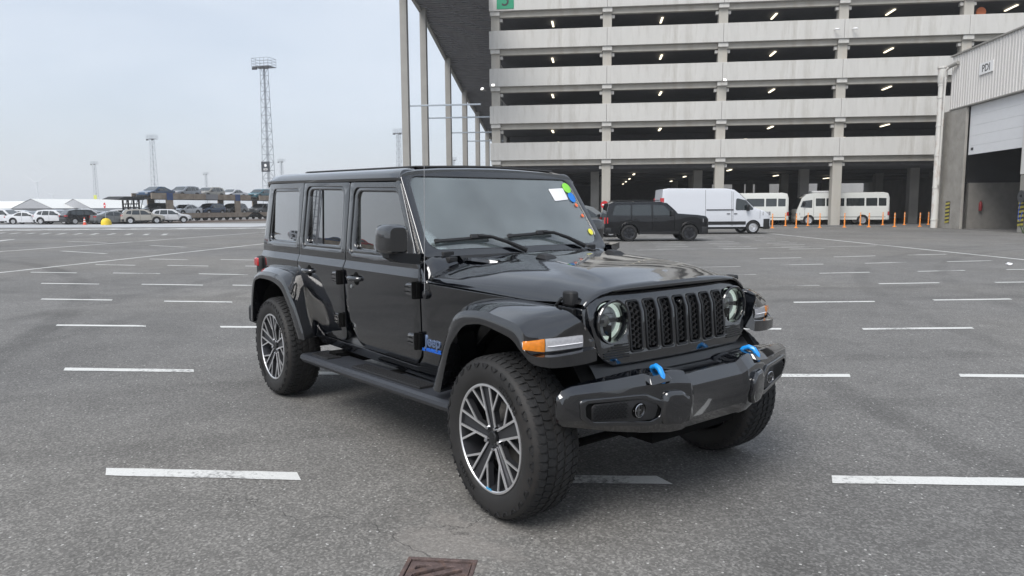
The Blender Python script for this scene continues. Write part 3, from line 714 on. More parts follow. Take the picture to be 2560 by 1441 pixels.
def vehicle_proto(name, P):
    root = E(name); Ln, hw = P['len'], P['w']/2
    px = [Ln/2-s for s, z in P['top']][::-1]; pz = [z for s, z in P['top']][::-1]
    zb, tum, sill, r = P['belt'], P['tumble'], P['sill'], P['r']
    wx = [Ln/2-s for s in P['wheels']]; ar = r+.055
    rd = P.get('round', .12)
    def ztop(x): return float(np.interp(x, px, pz))
    def Y(x, z):
        e = max(0, abs(x)/(Ln/2)-(1-P.get('rlen', .16)))/P.get('rlen', .16)
        y = hw*(1-rd*e**2.6)
        if z > zb: y -= (z-zb)*tum
        elif z < zb*.75: y -= ((zb*.75-z)/zb)**2*.12
        return y
    X = set(px) | set(np.linspace(-Ln/2, Ln/2, 45))
    for c in wx: X |= {c+ar*math.cos(a) for a in np.linspace(0, PI, 15)} | {c-ar-.001, c+ar+.001}
    X = sorted(x for x in X if abs(x) <= Ln/2+1e-6)
    def zbot(x):
        z = sill
        for c in wx:
            if abs(x-c) < ar: z = max(z, r+math.sqrt(ar*ar-(x-c)**2)*1.0)
        return min(z, ztop(x)-.12)
    rows = []
    for x in X:
        zt = ztop(x); z0 = zbot(x); zsn = [z0+(zt-.07-z0)*t for t in (0, .12, .3, .5, .7, .88, 1)]
        side = [(Y(x, z), z) for z in zsn]; ye = Y(x, zt-.07)
        over = [(ye-.012, zt-.03), (ye-.05, zt-.005), (ye*.7, zt+.008), (ye*.35, zt+.014), (0, zt+.016)]
        half = side+over
        rows.append([(x, -y, z) for y, z in half]+[(x, y, z) for y, z in half[::-1][1:]])
    b = MB(); b.loft(rows, False); n_ = len(rows[0])
    b.add(rows[0], [tuple(range(n_))]); b.add(rows[-1], [tuple(range(n_))[::-1]])
    b.build('body', PAINT, root, ang=28, weld=.0005)
    u = MB(); u.box(-Ln/2+.15, Ln/2-.15, -hw*.82, hw*.82, sill+.02, r*2.0); u.build('underbody', BLACK, root, smooth=False)
    # side glass
    def side_map(s, off=.006):
        return lambda u_, v_, w_: (u_, s*(Y(u_, v_)+off+w_), v_)
    win = P.get('win', [])
    for s in (-1, 1):
        for poly in win:
            pts = [(Ln/2-a, z) for a, z in poly]
            plate('side_window', rpoly(pts, P.get('wr', .05), 3), [], .012, .001, side_map(s, .008), DGL, root, cutu=(), cutv=(zb,), ang=12)
        for (a0, z0, z1) in P.get('seams', []):
            x = Ln/2-a0; q = MB(); q.add([(x-.008, s*(Y(x, z)+.004), z) for z in np.linspace(z0, z1, 8)]+[(x+.008, s*(Y(x, z)+.004), z) for z in np.linspace(z0, z1, 8)], [(i, i+1, i+9, i+8) for i in range(7)])
            q.build('door_gap', BLACK, root, smooth=False, recalc=False)
        for (a0, z0) in P.get('handles', []):
            x = Ln/2-a0; q = MB(); q.bar((x-.09, s*(Y(x, z0)+.02), z0), (x+.09, s*(Y(x, z0)+.02), z0), .035, .03, up=(0, s, 0)); q.build('door_handle', P.get('hm', PAINT), root, bev=.006)
        if P.get('clad'):
            c0, c1 = P['clad']
            for k_, (xa, xb) in enumerate([(wx[1]+ar+.01, wx[0]-ar-.01)]):
                q = MB(); xs_ = np.linspace(xa, xb, 8)
                q.loft([[(x, s*(Y(x, c0)+.002), c0), (x, s*(Y(x, c0)+.025), c0+.01), (x, s*(Y(x, c1)+.025), c1-.01), (x, s*(Y(x, c1)+.002), c1)] for x in xs_], False); q.build('side_moulding', PLA, root)
        if P.get('arches', True):
            for c in wx:
                q = MB(); aa = np.linspace(R(-8), R(188), 20)
                q.loft([[(c+(ar+d)*math.cos(a), s*(Y(c+(ar+d)*math.cos(a), max(r+(ar+d)*math.sin(a), sill))+e_), r+(ar+d)*math.sin(a)) for d, e_ in ((-.02, -.05), (-.01, .025), (.06, .03), (.075, .0))] for a in aa], False); q.build('wheel_arch', P.get('archm', PLA), root)
        # lamps
        for nm, mt_, (sx, z0, z1, wd) in (('headlight', WLENS, P['hl']), ('tail_light', REDL, P['tl'])):
            q = MB(); xs_ = [Ln/2-sx-.0, Ln/2-sx-P.get('ll', .28)] if nm == 'headlight' else [-Ln/2+sx+.0, -Ln/2+sx+P.get('tll', .16)]
            sgn = 1 if nm == 'headlight' else -1; xe = sgn*(Ln/2+.006)
            g_ = []
            for z in (z0, z1):
                g_.append([(xs_[1], s*(Y(xs_[1], z)+.008), z), (xs_[0], s*(Y(xs_[0], z)+.01), z), (xe, s*(Y(xe*.995, z)-.02), z), (xe, s*(Y(xe*.995, z)-wd), z)])
            q.loft(g_, False); q.build(nm, mt_, root, smooth=False, recalc=False)
        if P.get('mirror'):
            sx, z = P['mirror']; x = Ln/2-sx; q = MB(); y0 = Y(x, z); q.box(x-.07, x+.07, *sorted((s*(y0+.06), s*(y0+.24))), z-.02, z+P.get('mh', .16)); q.bar((x, s*(y0-.02), z+.02), (x, s*(y0+.1), z+.03), .06, .05); q.build('side_mirror', P.get('mm', PLG), root, bev=.025)
        for c in wx:
            tm, rm = wheel_meshes(r, P.get('tw', .24), P.get('rim', r*.66), P.get('style', 'silver'))
            wh = E('wheel', (c, s*(hw-.115-P.get('tw', .24)*0), r), 0 if s < 0 else PI, root)
            OB('tyre', tm, wh); OB('rim', rm, wh)
    # front and rear glass: patches on the top skin
    for nm, key in (('windscreen', 'ws'), ('rear_window', 'rw')):
        if key not in P: continue
        s0, s1, inset = P[key]; q = MB(); rows = []
        for t_ in np.linspace(0, 1, 9):
            x = Ln/2-(s0+(s1-s0)*t_); z = ztop(x); ye = Y(x, z-.07)-inset
            nx = .012 if key == 'ws' else -.012
            rows.append([(x+nx, ye*f_, z+.012+(.014 if abs(f_) < .8 else 0)) for f_ in (-1, -.7, -.35, 0, .35, .7, 1)])
        q.loft(rows, False); q.build(nm, DGL, root, recalc=False)
    # bumpers / grille
    for nm, sg_, z0, z1, mt_, wf in P.get('ends', []):
        xe = sg_*(Ln/2); q = MB(); path = []; zm = (z0+z1)/2; ye = Y(xe*.999, zm)
        if wf > .7:
            back = P.get('wrap', .32)
            for x in np.linspace(xe-sg_*back, xe-sg_*.06, 5): path.append((x, Y(x, zm)+.012))
            path.append((xe+sg_*.012, ye-.05))
        else: path.append((xe-sg_*.02, wf*hw)); path.append((xe+sg_*.02, wf*hw-.02))
        path.append((xe+sg_*.035, path[-1][1]*.55)); path.append((xe+sg_*.04, 0))
        path += [(x, -y) for x, y in path[::-1][1:]]
        for x, y in path:
            rows_ = (x-sg_*.08, y*.93); q_ = [(rows_[0], rows_[1], z0-.02), (x-sg_*.01, y*.99, z0), (x, y, z0+.05), (x, y, z1-.04), (x-sg_*.01, y*.985, z1), (rows_[0], rows_[1], z1)]
            path[path.index((x, y))] = (x, y); q.v += q_; 
        n6 = len(path)
        for a_ in range(n6-1):
            for b_ in range(5): q.f.append((a_*6+b_, a_*6+b_+1, a_*6+b_+7, a_*6+b_+6)); q.mi.append(0)
        q.build(nm, mt_, root, ang=30)
    # roof rails
    for nm, a0, a1, z0, z1, mt_ in P.get('slabs', []):   # roof rails etc, both sides
        for s in (-1, 1):
            q = MB(); q.bar((Ln/2-a0, s*(Y(Ln/2-a0, z0)-.09), z0), (Ln/2-a1, s*(Y(Ln/2-a1, z1)-.09), z1), .035, .035); q.build(nm, mt_, root, bev=.008)
    return root
_tmp = []
SUVP = dict(len=4.45, w=1.85, belt=.98, tumble=.26, sill=.26, r=.345, wheels=(.86, 3.52), top=[(0, .62), (.03, .80), (.25, .93), (1.10, 1.06), (1.75, 1.52), (2.1, 1.61), (3.3, 1.63), (3.95, 1.54), (4.25, 1.12), (4.42, 1.0), (4.45, .62)],
    win=[[(1.42, 1.02), (2.02, 1.44), (2.48, 1.50), (2.48, 1.02)], [(2.55, 1.02), (2.55, 1.50), (3.25, 1.50), (3.35, 1.03)], [(3.42, 1.05), (3.33, 1.49), (3.75, 1.42), (3.95, 1.12)]], ws=(1.14, 1.74, .06), rw=(3.98, 4.23, .16),
    hl=(.02, .70, .84, .34), tl=(.02, .86, 1.02, .3), mirror=(1.5, 1.02), ends=[('front_bumper', 1, .24, .50, PLA, .86), ('grille', 1, .60, .78, PLG, .45), ('rear_bumper', -1, .28, .55, PLA, .86)], seams=[(1.35, .4, 1.0), (2.51, .35, 1.0), (3.4, .6, 1.0)], clad=(.25, .38))
SEDP = dict(len=4.6, w=1.82, belt=.90, tumble=.32, sill=.22, r=.325, wheels=(.88, 3.60), top=[(0, .52), (.04, .66), (.3, .76), (1.15, .94), (2.0, 1.40), (2.35, 1.44), (2.95, 1.42), (3.85, 1.06), (4.5, 1.0), (4.58, .8), (4.6, .5)],
    win=[[(1.55, .93), (2.1, 1.27), (2.6, 1.33), (2.6, .93)], [(2.67, .93), (2.67, 1.33), (3.05, 1.30), (3.6, .98)]], ws=(1.22, 1.98, .07), rw=(3.0, 3.82, .1), hl=(.02, .56, .68, .34), tl=(.02, .76, .9, .34), mirror=(1.6, .93), ends=[('front_bumper', 1, .2, .42, PLA, .8), ('rear_bumper', -1, .26, .42, PLA, .8)], seams=[(1.45, .35, .9), (2.63, .35, .9)], clad=None)
VANP = dict(len=6.1, w=2.05, belt=1.25, tumble=.055, sill=.40, r=.36, wheels=(.98, 5.0), round=.10, rlen=.13,
    top=[(0, .85), (.05, 1.08), (.35, 1.26), (.95, 1.45), (1.75, 2.22), (2.05, 2.43), (2.5, 2.50), (5.7, 2.52), (5.98, 2.46), (6.06, 1.6), (6.10, .5)],
    win=[[(1.02, 1.32), (1.0, 1.42), (1.42, 1.85), (1.95, 1.98), (1.99, 1.30)]], wr=.09, ws=(.97, 1.73, .05), hl=(.10, 1.02, 1.22, .30), tl=(.01, 1.0, 2.0, .12), mirror=(1.35, 1.28), mh=.32, ll=.38, hm=PLA,
    ends=[('front_bumper', 1, .28, .86, PLA, .93), ('grille', 1, .88, 1.02, PLA, .5), ('rear_bumper', -1, .38, .55, PLA, .9)], seams=[(.62, .85, 1.3), (2.12, .45, 2.3), (3.65, .45, 2.42), (2.2, .45, 2.35)], handles=[(1.98, 1.12), (2.38, 1.12)], clad=(.52, .70), style='steel', archm=PAINT, arches=False)
VANP['wrap'] = .42
BUSP = dict(len=6.99, w=2.08, belt=1.35, tumble=.07, sill=.42, r=.38, wheels=(.95, 5.0), round=.08, rlen=.08, tumblez=0,
    top=[(0, .95), (.04, 1.2), (.38, 2.12), (.75, 2.46), (1.3, 2.56), (6.5, 2.58), (6.85, 2.5), (6.96, 2.2), (6.99, .7)],
    win=[[(.28, 1.42), (.46, 1.92), (1.18, 2.0), (1.18, 1.36)], [(1.45, 1.5), (1.45, 2.12), (2.15, 2.12), (2.15, 1.5)], [(2.25, 1.5), (2.25, 2.12), (3.6, 2.12), (3.6, 1.5)], [(3.75, 1.5), (3.75, 2.12), (5.1, 2.12), (5.1, 1.5)], [(5.22, 1.5), (5.22, 2.12), (6.05, 2.12), (6.05, 1.5)], [(6.15, 1.5), (6.15, 2.12), (6.72, 2.10), (6.72, 1.5)]], wr=.04,
    ws=(.06, .40, .08), hl=(.0, .78, .98, .4), tl=(.0, .75, 1.05, .25), mirror=(.55, 1.55), mh=.3, ends=[('front_bumper', 1, .38, .66, CRM, .93), ('rear_bumper', -1, .42, .66, CRM, .93)], seams=[(1.3, .5, 2.2), (.62, .6, 1.3)], clad=None, style='silver', tw=.22, archm=PAINT, arches=False)
LCP = dict(len=4.925, w=1.98, belt=1.17, tumble=.13, sill=.36, r=.39, wheels=(.90, 3.75), round=.09, rlen=.10,
    top=[(0, .80), (.02, 1.06), (.12, 1.16), (.5, 1.22), (1.45, 1.29), (1.98, 1.76), (2.25, 1.84), (4.5, 1.84), (4.72, 1.74), (4.86, 1.2), (4.90, .95), (4.925, .6)],
    win=[[(1.72, 1.22), (2.12, 1.66), (2.62, 1.70), (2.62, 1.20)], [(2.72, 1.20), (2.72, 1.70), (3.60, 1.70), (3.62, 1.20)], [(3.70, 1.20), (3.68, 1.70), (4.42, 1.67), (4.56, 1.22)]], ws=(1.48, 1.98, .05), rw=(4.70, 4.86, .14), hl=(.0, .88, 1.04, .42), tl=(.01, .84, 1.12, .16), mirror=(1.75, 1.20), mh=.22,
    ends=[('front_bumper', 1, .34, .70, PLA, .9), ('grille', 1, .78, 1.02, PLG, .48), ('rear_bumper', -1, .40, .66, PLG, .92)], seams=[(1.62, .5, 1.2), (2.67, .5, 1.2), (3.66, .75, 1.2)], handles=[(2.5, 1.06), (3.48, 1.06)], clad=(.34, .46), style='dark', tw=.27, rim=.255, slabs=[('roof_rail', 2.3, 4.5, 1.90, 1.89, PLG)], archm=PAINT)

PICKUPP = dict(SUVP, len=5.2, top=[(0, .7), (.03, .9), (.3, 1.02), (1.2, 1.12), (1.75, 1.62), (2.1, 1.74), (2.9, 1.73), (3.15, 1.2), (3.2, 1.06), (5.15, 1.06), (5.2, .6)], wheels=(.95, 4.1), win=[[(1.45, 1.12), (1.98, 1.58), (2.35, 1.6), (2.35, 1.1)], [(2.42, 1.1), (2.42, 1.6), (2.85, 1.6), (2.95, 1.12)]], ws=(1.24, 1.74, .06), rw=(2.92, 3.12, .12), r=.38, w=1.9, belt=1.08, hl=(.02, .8, .95, .34), tl=(.02, .75, .95, .12), seams=[(1.4, .5, 1.1), (2.4, .5, 1.1)])
def place(proto, name, pos, heading, label, cat, color, group=None, used={'white_van': 1}):
    if proto.name not in used: used[proto.name] = 1; r_ = proto
    else: r_ = copy_tree(proto)
    r_.location = pos; r_.rotation_euler = (0, 0, heading)
    for k_ in ('group',):
        if k_ in r_.keys(): del r_[k_]
    setcol(r_, color); tag(r_, label, cat, group); return r_
suv_p = vehicle_proto('parked_car', SUVP); sed_p = vehicle_proto('parked_saloon', SEDP); pick_p = vehicle_proto('pickup_truck', PICKUPP)
HE = GROT   # heading along +L
WHITE = (.62, .63, .65); NAVY = (.02, .05, .11); SILV = (.28, .30, .33); DRED = (.34, .012, .02); BLKC = (.012, .013, .015); GRY = (.10, .11, .12); TEAL = (.03, .12, .15); BEI = (.36, .34, .30); GRYM = (.15, .16, .165)

lc = vehicle_proto('black_suv', LCP)
lc.scale = (.93, .95, .95); lc.location = W(2.66, 33.1); lc.rotation_euler = (0, 0, HE+R(6)); setcol(lc, (.005, .0055, .007)); tag(lc, 'black boxy off road wagon with black wheels parked in front of the white van', 'car')
van = vehicle_proto('white_van', VANP)
van.location = W(6.55, 41.6); van.rotation_euler = (0, 0, HE+R(8)); setcol(van, (.60, .62, .66)); tag(van, 'long white panel van with high roof parked before the car park', 'van')
q = MB(); q.bar((-.55, -1.035, 1.34), (.95, -1.035, 1.34), .05, .03, up=(0, 1, 0)); q.build('slide_rail', DGR, van, smooth=False)
q = MB(); q.box(-1.1, 2.0, -.9, -.85, .28, .42); q.build('under_box', WDK, van, smooth=False)
q = MB(); q.box(.85, 1.0, -1.036, -1.0, .56, .66); q.build('side_marker', AMB, van, smooth=False)
bus = vehicle_proto('minibus', BUSP)
bus.location = W(19.75, 61.0); bus.rotation_euler = (0, 0, HE+PI-R(3)); setcol(bus, (.66, .67, .64)); tag(bus, 'cream minibus under the car park facing left with a column in front of it', 'minibus')
q = MB(); q.box(.6, 2.3, -.7, .7, 2.58, 2.72); q.build('roof_unit', WHT, bus, bev=.03)
for s in (-1, 1):
    q = MB(); q.loft([[(x, s*1.045, .62), (x, s*1.045, .65)] for x in (-3.2, 3.2)], False); q.build('side_trim', DGR, bus, recalc=False)
bus2 = copy_tree(bus)
bus2.location = W(11.95, 60.5); bus2.rotation_euler = (0, 0, HE+PI-R(2)); setcol(bus2, (.66, .67, .64)); tag(bus2, 'cream minibus under the car park half hidden behind the white van', 'minibus')
place(sed_p, 'parked_saloon', W(-4.9, 40.5), HE+R(8), 'white saloon glimpsed through the windscreen of the big car', 'car', WHITE)
place(suv_p, 'parked_car', W(-.6, 37.5), HE+R(8), 'grey hatchback half hidden between the big car and the black off road wagon', 'car', GRYM)
# cars on the decks: only their roofs show
for i, (x, y, k, col, lab) in enumerate([(-4.4, 3.6, 0, TEAL, 'green tinted car roof above the lowest parapet near the corner'), (-1.0, 3.3, 0, WHITE, 'pale car roof above the lowest parapet beside the first bay column'), (-4.4, 3.6, 1, GRY, 'dark grey car roof above the second parapet near the corner'), (-.4, 3.6, 1, BLKC, 'black car roof above the second parapet beside the bay column'), (-3.6, 4.2, 2, GRY, 'grey car roof above the third parapet near the corner'), (.0, 4.2, 2, BLKC, 'black car roof above the third parapet beside the bay column')]):
    place(suv_p, 'parked_car', W(x, GD_+y, gz(k)-1.40+.005), HE, lab, 'car', col, 'cars on the open decks')
place(sed_p, 'parked_saloon', W(29.8, GD_+52, .02), HE+R(80), 'white car seen through the far opening under the car park', 'car', WHITE)
for x, z_, lb in ((26.7, 50, 'left'), (33, 51, 'right')): place(suv_p, 'parked_car', W(x, GD_+z_, .02), HE+R(75), f'dark car behind the car park, {lb} one seen through the rear openings', 'car', BLKC, 'cars behind the rear openings')
rt = place(pick_p, 'pickup_truck', W(15.2, 63.8, .02), HE-R(150), 'black truck between the two cream minibuses in the shade', 'truck', BLKC)

# orange bollards
bp_ = MB(); bp_.rev([(0, 0), (.13, 0), (.13, .03), (.06, .07), (.047, .12), (.040, .98), (.03, 1.0), (0, 1.0)], ax='z', n=14)
bo = E('bollard'); OB('post', bp_.mesh('post', ORG), bo)
for z in (.62, .84): q = MB(); q.rev([(.0455, 0), (.0445, .09)], ax='z', n=14); c = q.build('reflective_band', WBAND, bo, recalc=False); c.location = (0, 0, z)
NR = [12.3, 14.0, 15.7, 17.5, 19.3, 21.2, 23.1]; FR = [14.5, 16.25, 20.4, 22.2, 23.95, 25.9]
nb = ['beside the white van front', 'before the gap between the minibuses', 'before the minibus front wheel', 'right beside the column foot', 'before the minibus rear wheel', 'just right of the minibus tail', 'last before the downpipe']
fb = ['behind the white van nose', 'beside the second minibus bumper', 'behind, below the middle minibus windows', 'behind, below the last minibus windows', 'behind the inner column', 'behind, last before the downpipe']
for i, (L_, lab) in enumerate(list(zip(NR, nb))+list(zip(FR, fb))):
    b = bo if i == 0 else copy_tree(bo); near = i < len(NR)
    b.location = W(L_, (51.5+(L_-12.3)*.25) if near else (56.7+(L_-14.5)*.23)); tag(b, ('orange flexible bollard of the near row ' if near else 'orange flexible bollard of the far row ')+lab, 'bollard', 'orange bollards before the car park')

def noentry(name, r_, h, mt=RED):
    root = E(name); q = MB(); q.tube([(0, 0, 0), (0, 0, h+r_)], .03, 8); q.build('post', RAIL, root)
    q = MB(); q.rev([(0, -.045), (r_, -.045), (r_, -.03), (0, -.03)], n=28); d = q.build('sign_disc', mt, root); d.location = (0, 0, h)
    q = MB(); q.box(-r_*.72, r_*.72, -.052, -.046, -r_*.17, r_*.17); d2 = q.build('white_bar', WHT, d, smooth=False); return root
s1 = noentry('no_entry_sign', .30, 2.05); s1.location = W(-51.0, 70.5); s1.rotation_euler = (0, 0, GROT-R(35)); tag(s1, 'round red no entry sign standing in a yellow dome base', 'sign')
q = MB(); q.rev([(.5, 0), (.5, .25), (.44, .48), (.28, .66), (0, .74)], ax='z', n=24); q.build('yellow_base', YBASE, s1)
s2 = noentry('no_entry_sign', .30, 1.72); s2.location = W(.86, 57.2); s2.rotation_euler = (0, 0, GROT); tag(s2, 'round red sign on a post before the car park column by the black wagon', 'sign')
q = MB(); q.rev([(0, .8), (.035, .78), (.16, .04), (.22, .04), (.22, 0)], ax='z', n=16); cn = q.build('traffic_cone', mat('cone_red', (.75, .10, .05), .5)); cn.location = W(-54.2, 71.5); tag(cn, 'red and white traffic cone standing before the parked cars', 'traffic cone')
for z0, r0, r1 in ((.30, .128, .103), (.52, .092, .071)): q = MB(); q.rev([(r0, z0), (r1, z0+.11)], ax='z', n=16); q.build('white_band', WHT, cn, recalc=False)

# parked rows far left
PKL = [  # proto, L, D, heading offset, colour, label
 (suv_p, -60.6, 75.5, 5, WHITE, 'white off road style car with dark wheels in the front row left of the cone'),
 (pick_p, -67.8, 76, 8, WHITE, 'white pickup at the left edge of the front row'),
 (suv_p, -56.6, 74.6, 60, BLKC, 'dark car in the front row behind the traffic cone'),
 (sed_p, -53.6, 75.5, 55, GRYM, 'grey car in the front row behind the no entry sign'),
 (suv_p, -50.9, 76.5, 40, BEI, 'beige car in the front row right of the yellow base'),
 (suv_p, -49.6, 80.0, 30, WHITE, 'white car just left of the rail wagons'),
 (suv_p, -54.9, 80, 30, WHITE, 'white car in the second row above the no entry base'),
 (suv_p, -64.0, 80.5, 30, GRY, 'dark van shaped car in the second row behind the white front car'),
 (sed_p, -59.2, 81, 40, SILV, 'silver car in the second row left of the cone'),
 (suv_p, -69.5, 81, 20, WHITE, 'white car in the second row at the left edge'),
 (sed_p, -73.5, 78, 15, BEI, 'cream saloon car at the far left edge'),
 (suv_p, -58.5, 86, 30, WHITE, 'white car in the third row behind the cone'),
 (suv_p, -66.0, 87, 30, WHITE, 'white car in the third row near the pale sheds'),
 (sed_p, -72.0, 86, 20, TEAL, 'green car in the third row near the left edge')]
PKL += [(suv_p, -74.8, 86, 20, WHITE, 'white car in the back row at the far left'), (suv_p, -71.5, 89, 25, GRY, 'dark car in the back row behind the white front car'), (suv_p, -66.0, 88.5, 30, WHITE, 'white car in the back row left of the no entry sign'),
 (suv_p, -62.6, 90.5, 35, WHITE, 'white car in the back row right of the no entry sign'), (suv_p, -55.6, 84.5, 35, SILV, 'silver car in the second row right of the yellow base'), (suv_p, -52.6, 82.0, 35, WHITE, 'white car in the second row beside the ramp frame'),
 (sed_p, -64.6, 76.2, 10, WHITE, 'white saloon between the pickup and the white front car'), (pick_p, -58.6, 77.2, 50, WHITE, 'white pickup squeezed in left of the traffic cone')]
for pr_, L_, D_, a, c_, lab in PKL: place(pr_, '', W(L_, D_, .02), HE+R(a), lab, 'pickup' if pr_ is pick_p else 'van' if pr_ is van else 'car', c_, 'cars parked in rows by the railway')

# ---------------------------------------------------------------- car train
def wagon(name, Lw=19.5):
    root = E(name)
    q = MB(); q.box(-Lw/2, Lw/2, -1.35, 1.35, .50, .66); q.build('lower_deck', WDK, root, smooth=False)
    for s in (-1, 1):
        q = MB(); q.hexa([(-Lw/2+1.4, s*1.38, .42), (Lw/2-1.4, s*1.38, .42), (Lw/2-1.4, s*1.48, .42), (-Lw/2+1.4, s*1.48, .42), (-Lw/2, s*1.38, 1.02), (Lw/2, s*1.38, 1.02), (Lw/2, s*1.48, 1.02), (-Lw/2, s*1.48, 1.02)]); q.build('lower_sill', WAG, root, smooth=False)
        for k_ in range(8):
            x0 = -Lw/2+.3+k_*(Lw-.6)/8; q = MB(); q.box(x0, x0+(Lw-.6)/8-.06, *sorted((s*1.36, s*1.45)), 2.74, 3.44); q.build('side_panel', WAG if k_ != 3 else GRYP, root, smooth=False)
        for x in (-Lw/2+3.3, Lw/2-3.3):
            q = MB(); q.box(x-.55, x+.55, *sorted((s*1.30, s*1.47)), .7, 2.72); q.build('deck_post', WAG, root, smooth=False)
            q = MB(); q.box(x-.5, x+.5, *sorted((s*1.462, s*1.50)), 2.62, 3.5); q.build('post_cap', WBL, root, smooth=False)
    q = MB(); q.box(-Lw/2+.1, Lw/2-.1, -1.34, 1.34, 2.70, 2.82); q.build('upper_deck', WDK, root, smooth=False)
    q = MB()
    for x in np.linspace(-Lw/2+.9, Lw/2-.9, 13):
        for s in (-1, 1): q.rev([(0, s*1.0), (.30, s*1.0), (.30, s*1.14), (0, s*1.14)], (x, 0, .30), n=14)
        q.box(x-.4, x+.4, -1.1, 1.1, .30, .5)
    tag(q.build('wheel_row', WDK, root), kind='stuff'); return root
GRYP = mat('wagon_grey', (.26, .26, .27), .6)
def colours(i): return [NAVY, SILV, BEI, WHITE, TEAL, DRED, GRYM, GRY, BLKC, WHITE][i % 10]
names_c = {id(NAVY): 'navy', id(SILV): 'silver', id(BEI): 'beige', id(WHITE): 'white', id(TEAL): 'teal', id(DRED): 'dark red', id(GRYM): 'grey', id(GRY): 'dark grey', id(BLKC): 'black'}
wg = wagon('rail_wagon'); firstw = True
def train(line, upper, lower, where, grp, view):
    global firstw
    for wi, (La, Da, Lb, Db) in enumerate(line):
        a, b = W(La, Da), W(Lb, Db); c = (a+b)/2; hd = math.atan2(b.y-a.y, b.x-a.x)
        r_ = wg if firstw else copy_tree(wg); firstw = False
        r_.location = c+Vector((0, 0, .12)); r_.rotation_euler = (0, 0, hd)
        tag(r_, f'two deck car carrying rail wagon with tan sides and blue posts, {["first", "second", "third"][wi]} {where}', 'rail wagon', grp)
        d = (b-a).normalized(); n_ = 4
        for dk, (cols_, zz) in enumerate(((upper[wi], 2.94), (lower[wi], .78))):
            for i in range(n_):
                q = c+d*(-(b-a).length/2+2.6+i*4.75); col = cols_[i]
                pr_ = suv_p if (i+wi+dk) % 3 else sed_p
                pos = ['leading', 'second', 'third', 'rearmost'][i]
                place(pr_, '', q+Vector((0, 0, zz)), hd, f'{names_c[id(col)]} car, {pos} on the {"upper" if dk == 0 else "lower"} deck, {["first", "second", "third"][wi]} wagon {where}', 'car', col, 'cars loaded on the train' if view else 'cars loaded on the siding train')
train([(-47.0, 119.5, -49.8, 100.0), (-50.1, 99.2, -53.4, 79.8)][::-1], [[NAVY, SILV, BEI, WHITE][::-1], [TEAL, DRED, SILV, GRYM][::-1]], [[BLKC, WHITE, NAVY, GRYM][::-1], [GRYM, WHITE, BLKC, SILV][::-1]], 'from left', 'wagons of the car train', True)
train([(-117, 86, -124, 67.8), (-124.2, 67.2, -131.2, 49.0), (-131.4, 48.4, -138.4, 30.2)], [[DRED, GRYM, DRED, WHITE], [WHITE, SILV, NAVY, DRED], [DRED, WHITE, GRY, SILV]], [[WHITE, SILV, BLKC, NAVY], [GRYM, WHITE, SILV, BLKC], [SILV, NAVY, WHITE, GRY]], 'of siding', 'wagons on the left siding', False)
q = MB()
for i in range(3):
    q.hexa([tuple(W(-53.0+i*.0, 79.5)+Vector((0, 0, .0))) for _ in range(8)]) if False else None
# dark end frame of the train
q = MB(); q.box(-.3, .4, -1.1, 1.1, 0, 1.0); q.box(-2.2, -.5, -1.0, 1.0, 0, .8)
for yy_ in (-1.15, -.4, .4, 1.15): q.box(-.3, -.1, yy_-.07, yy_+.07, 1.0, 2.7); q.bar((-.2, yy_, 1.0), (.4, yy_, 2.7), .08, .08)
for zz_ in (1.4, 1.8, 2.2): q.box(-.28, -.18, -1.15, 1.15, zz_, zz_+.12)
q.hexa([(-3.2, -1.2, 2.78), (.5, -1.3, 2.7), (.5, 1.3, 2.7), (-3.2, 1.2, 2.78), (-2.2, -1.2, 3.1), (.5, -1.3, 3.1), (.5, 1.3, 3.1), (-2.2, 1.2, 3.1)]); ef = q.build('train_end_frame', WDK, None, smooth=False, bev=.05)
a, b = W(-50.1, 99.2), W(-53.4, 79.8); ef.location = b+(b-a).normalized()*1.0; ef.rotation_euler = (0, 0, math.atan2(a.y-b.y, a.x-b.x)); tag(ef, 'dark loading ramp frame standing at the left end of the car train', 'loading ramp')

# ---------------------------------------------------------------- lattice light towers
def tower(h, b0, b1, plat, th, name='light_tower'):
    root = E(name); q = MB(); n_ = int(h/1.55)
    def cr(t): w_ = b0+(b1-b0)*t; return [Vector((sx*w_/2, sy*w_/2, h*t)) for sx, sy in ((-1, -1), (1, -1), (1, 1), (-1, 1))]
    for k_ in range(4):
        q = MB(); q.tube([cr(0)[k_], cr(1)[k_]], th, 5); q.build('leg', TOWER, root)
    q = MB()
    for i in range(n_+1):
        a = cr(i/n_)
        for k_ in range(4):
            q.bar(a[k_], a[(k_+1) % 4], th*.9, th*.9)
            if i < n_: b = cr((i+1)/n_); q.bar(a[k_], b[(k_+1) % 4], th*.7, th*.7) if (i+k_) % 2 else q.bar(a[(k_+1) % 4], b[k_], th*.7, th*.7)
    q.bar((0, 0, 0), (0, 0, h), th*2, th*2)
    q.build('lattice', TOWER, root, smooth=False)
    q = MB(); q.box(-plat/2, plat/2, -plat*.35, plat*.35, h, h+.12)
    for z in (.6, 1.15, 1.7):
        for x0, y0, x1, y1 in ((-1, -1, 1, -1), (1, -1, 1, 1), (1, 1, -1, 1), (-1, 1, -1, -1)): q.bar((x0*plat/2, y0*plat*.35, h+z), (x1*plat/2, y1*plat*.35, h+z), th, th)
    for x in (-1, -.5, 0, .5, 1):
        for y in (-1, 1): q.bar((x*plat/2, y*plat*.35, h), (x*plat/2, y*plat*.35, h+1.7), th*.8, th*.8)
    q.build('platform', TOWER, root, smooth=False)
    for x in (-.42, -.28, .28, .42):
        q = MB(); q.box(-.3, .3, -.15, .15, -.25, .25); c = q.build('lamp_head', DGR, root, smooth=False, bev=.04); c.location = (x*plat, -plat*.32, h-.35)
    return root
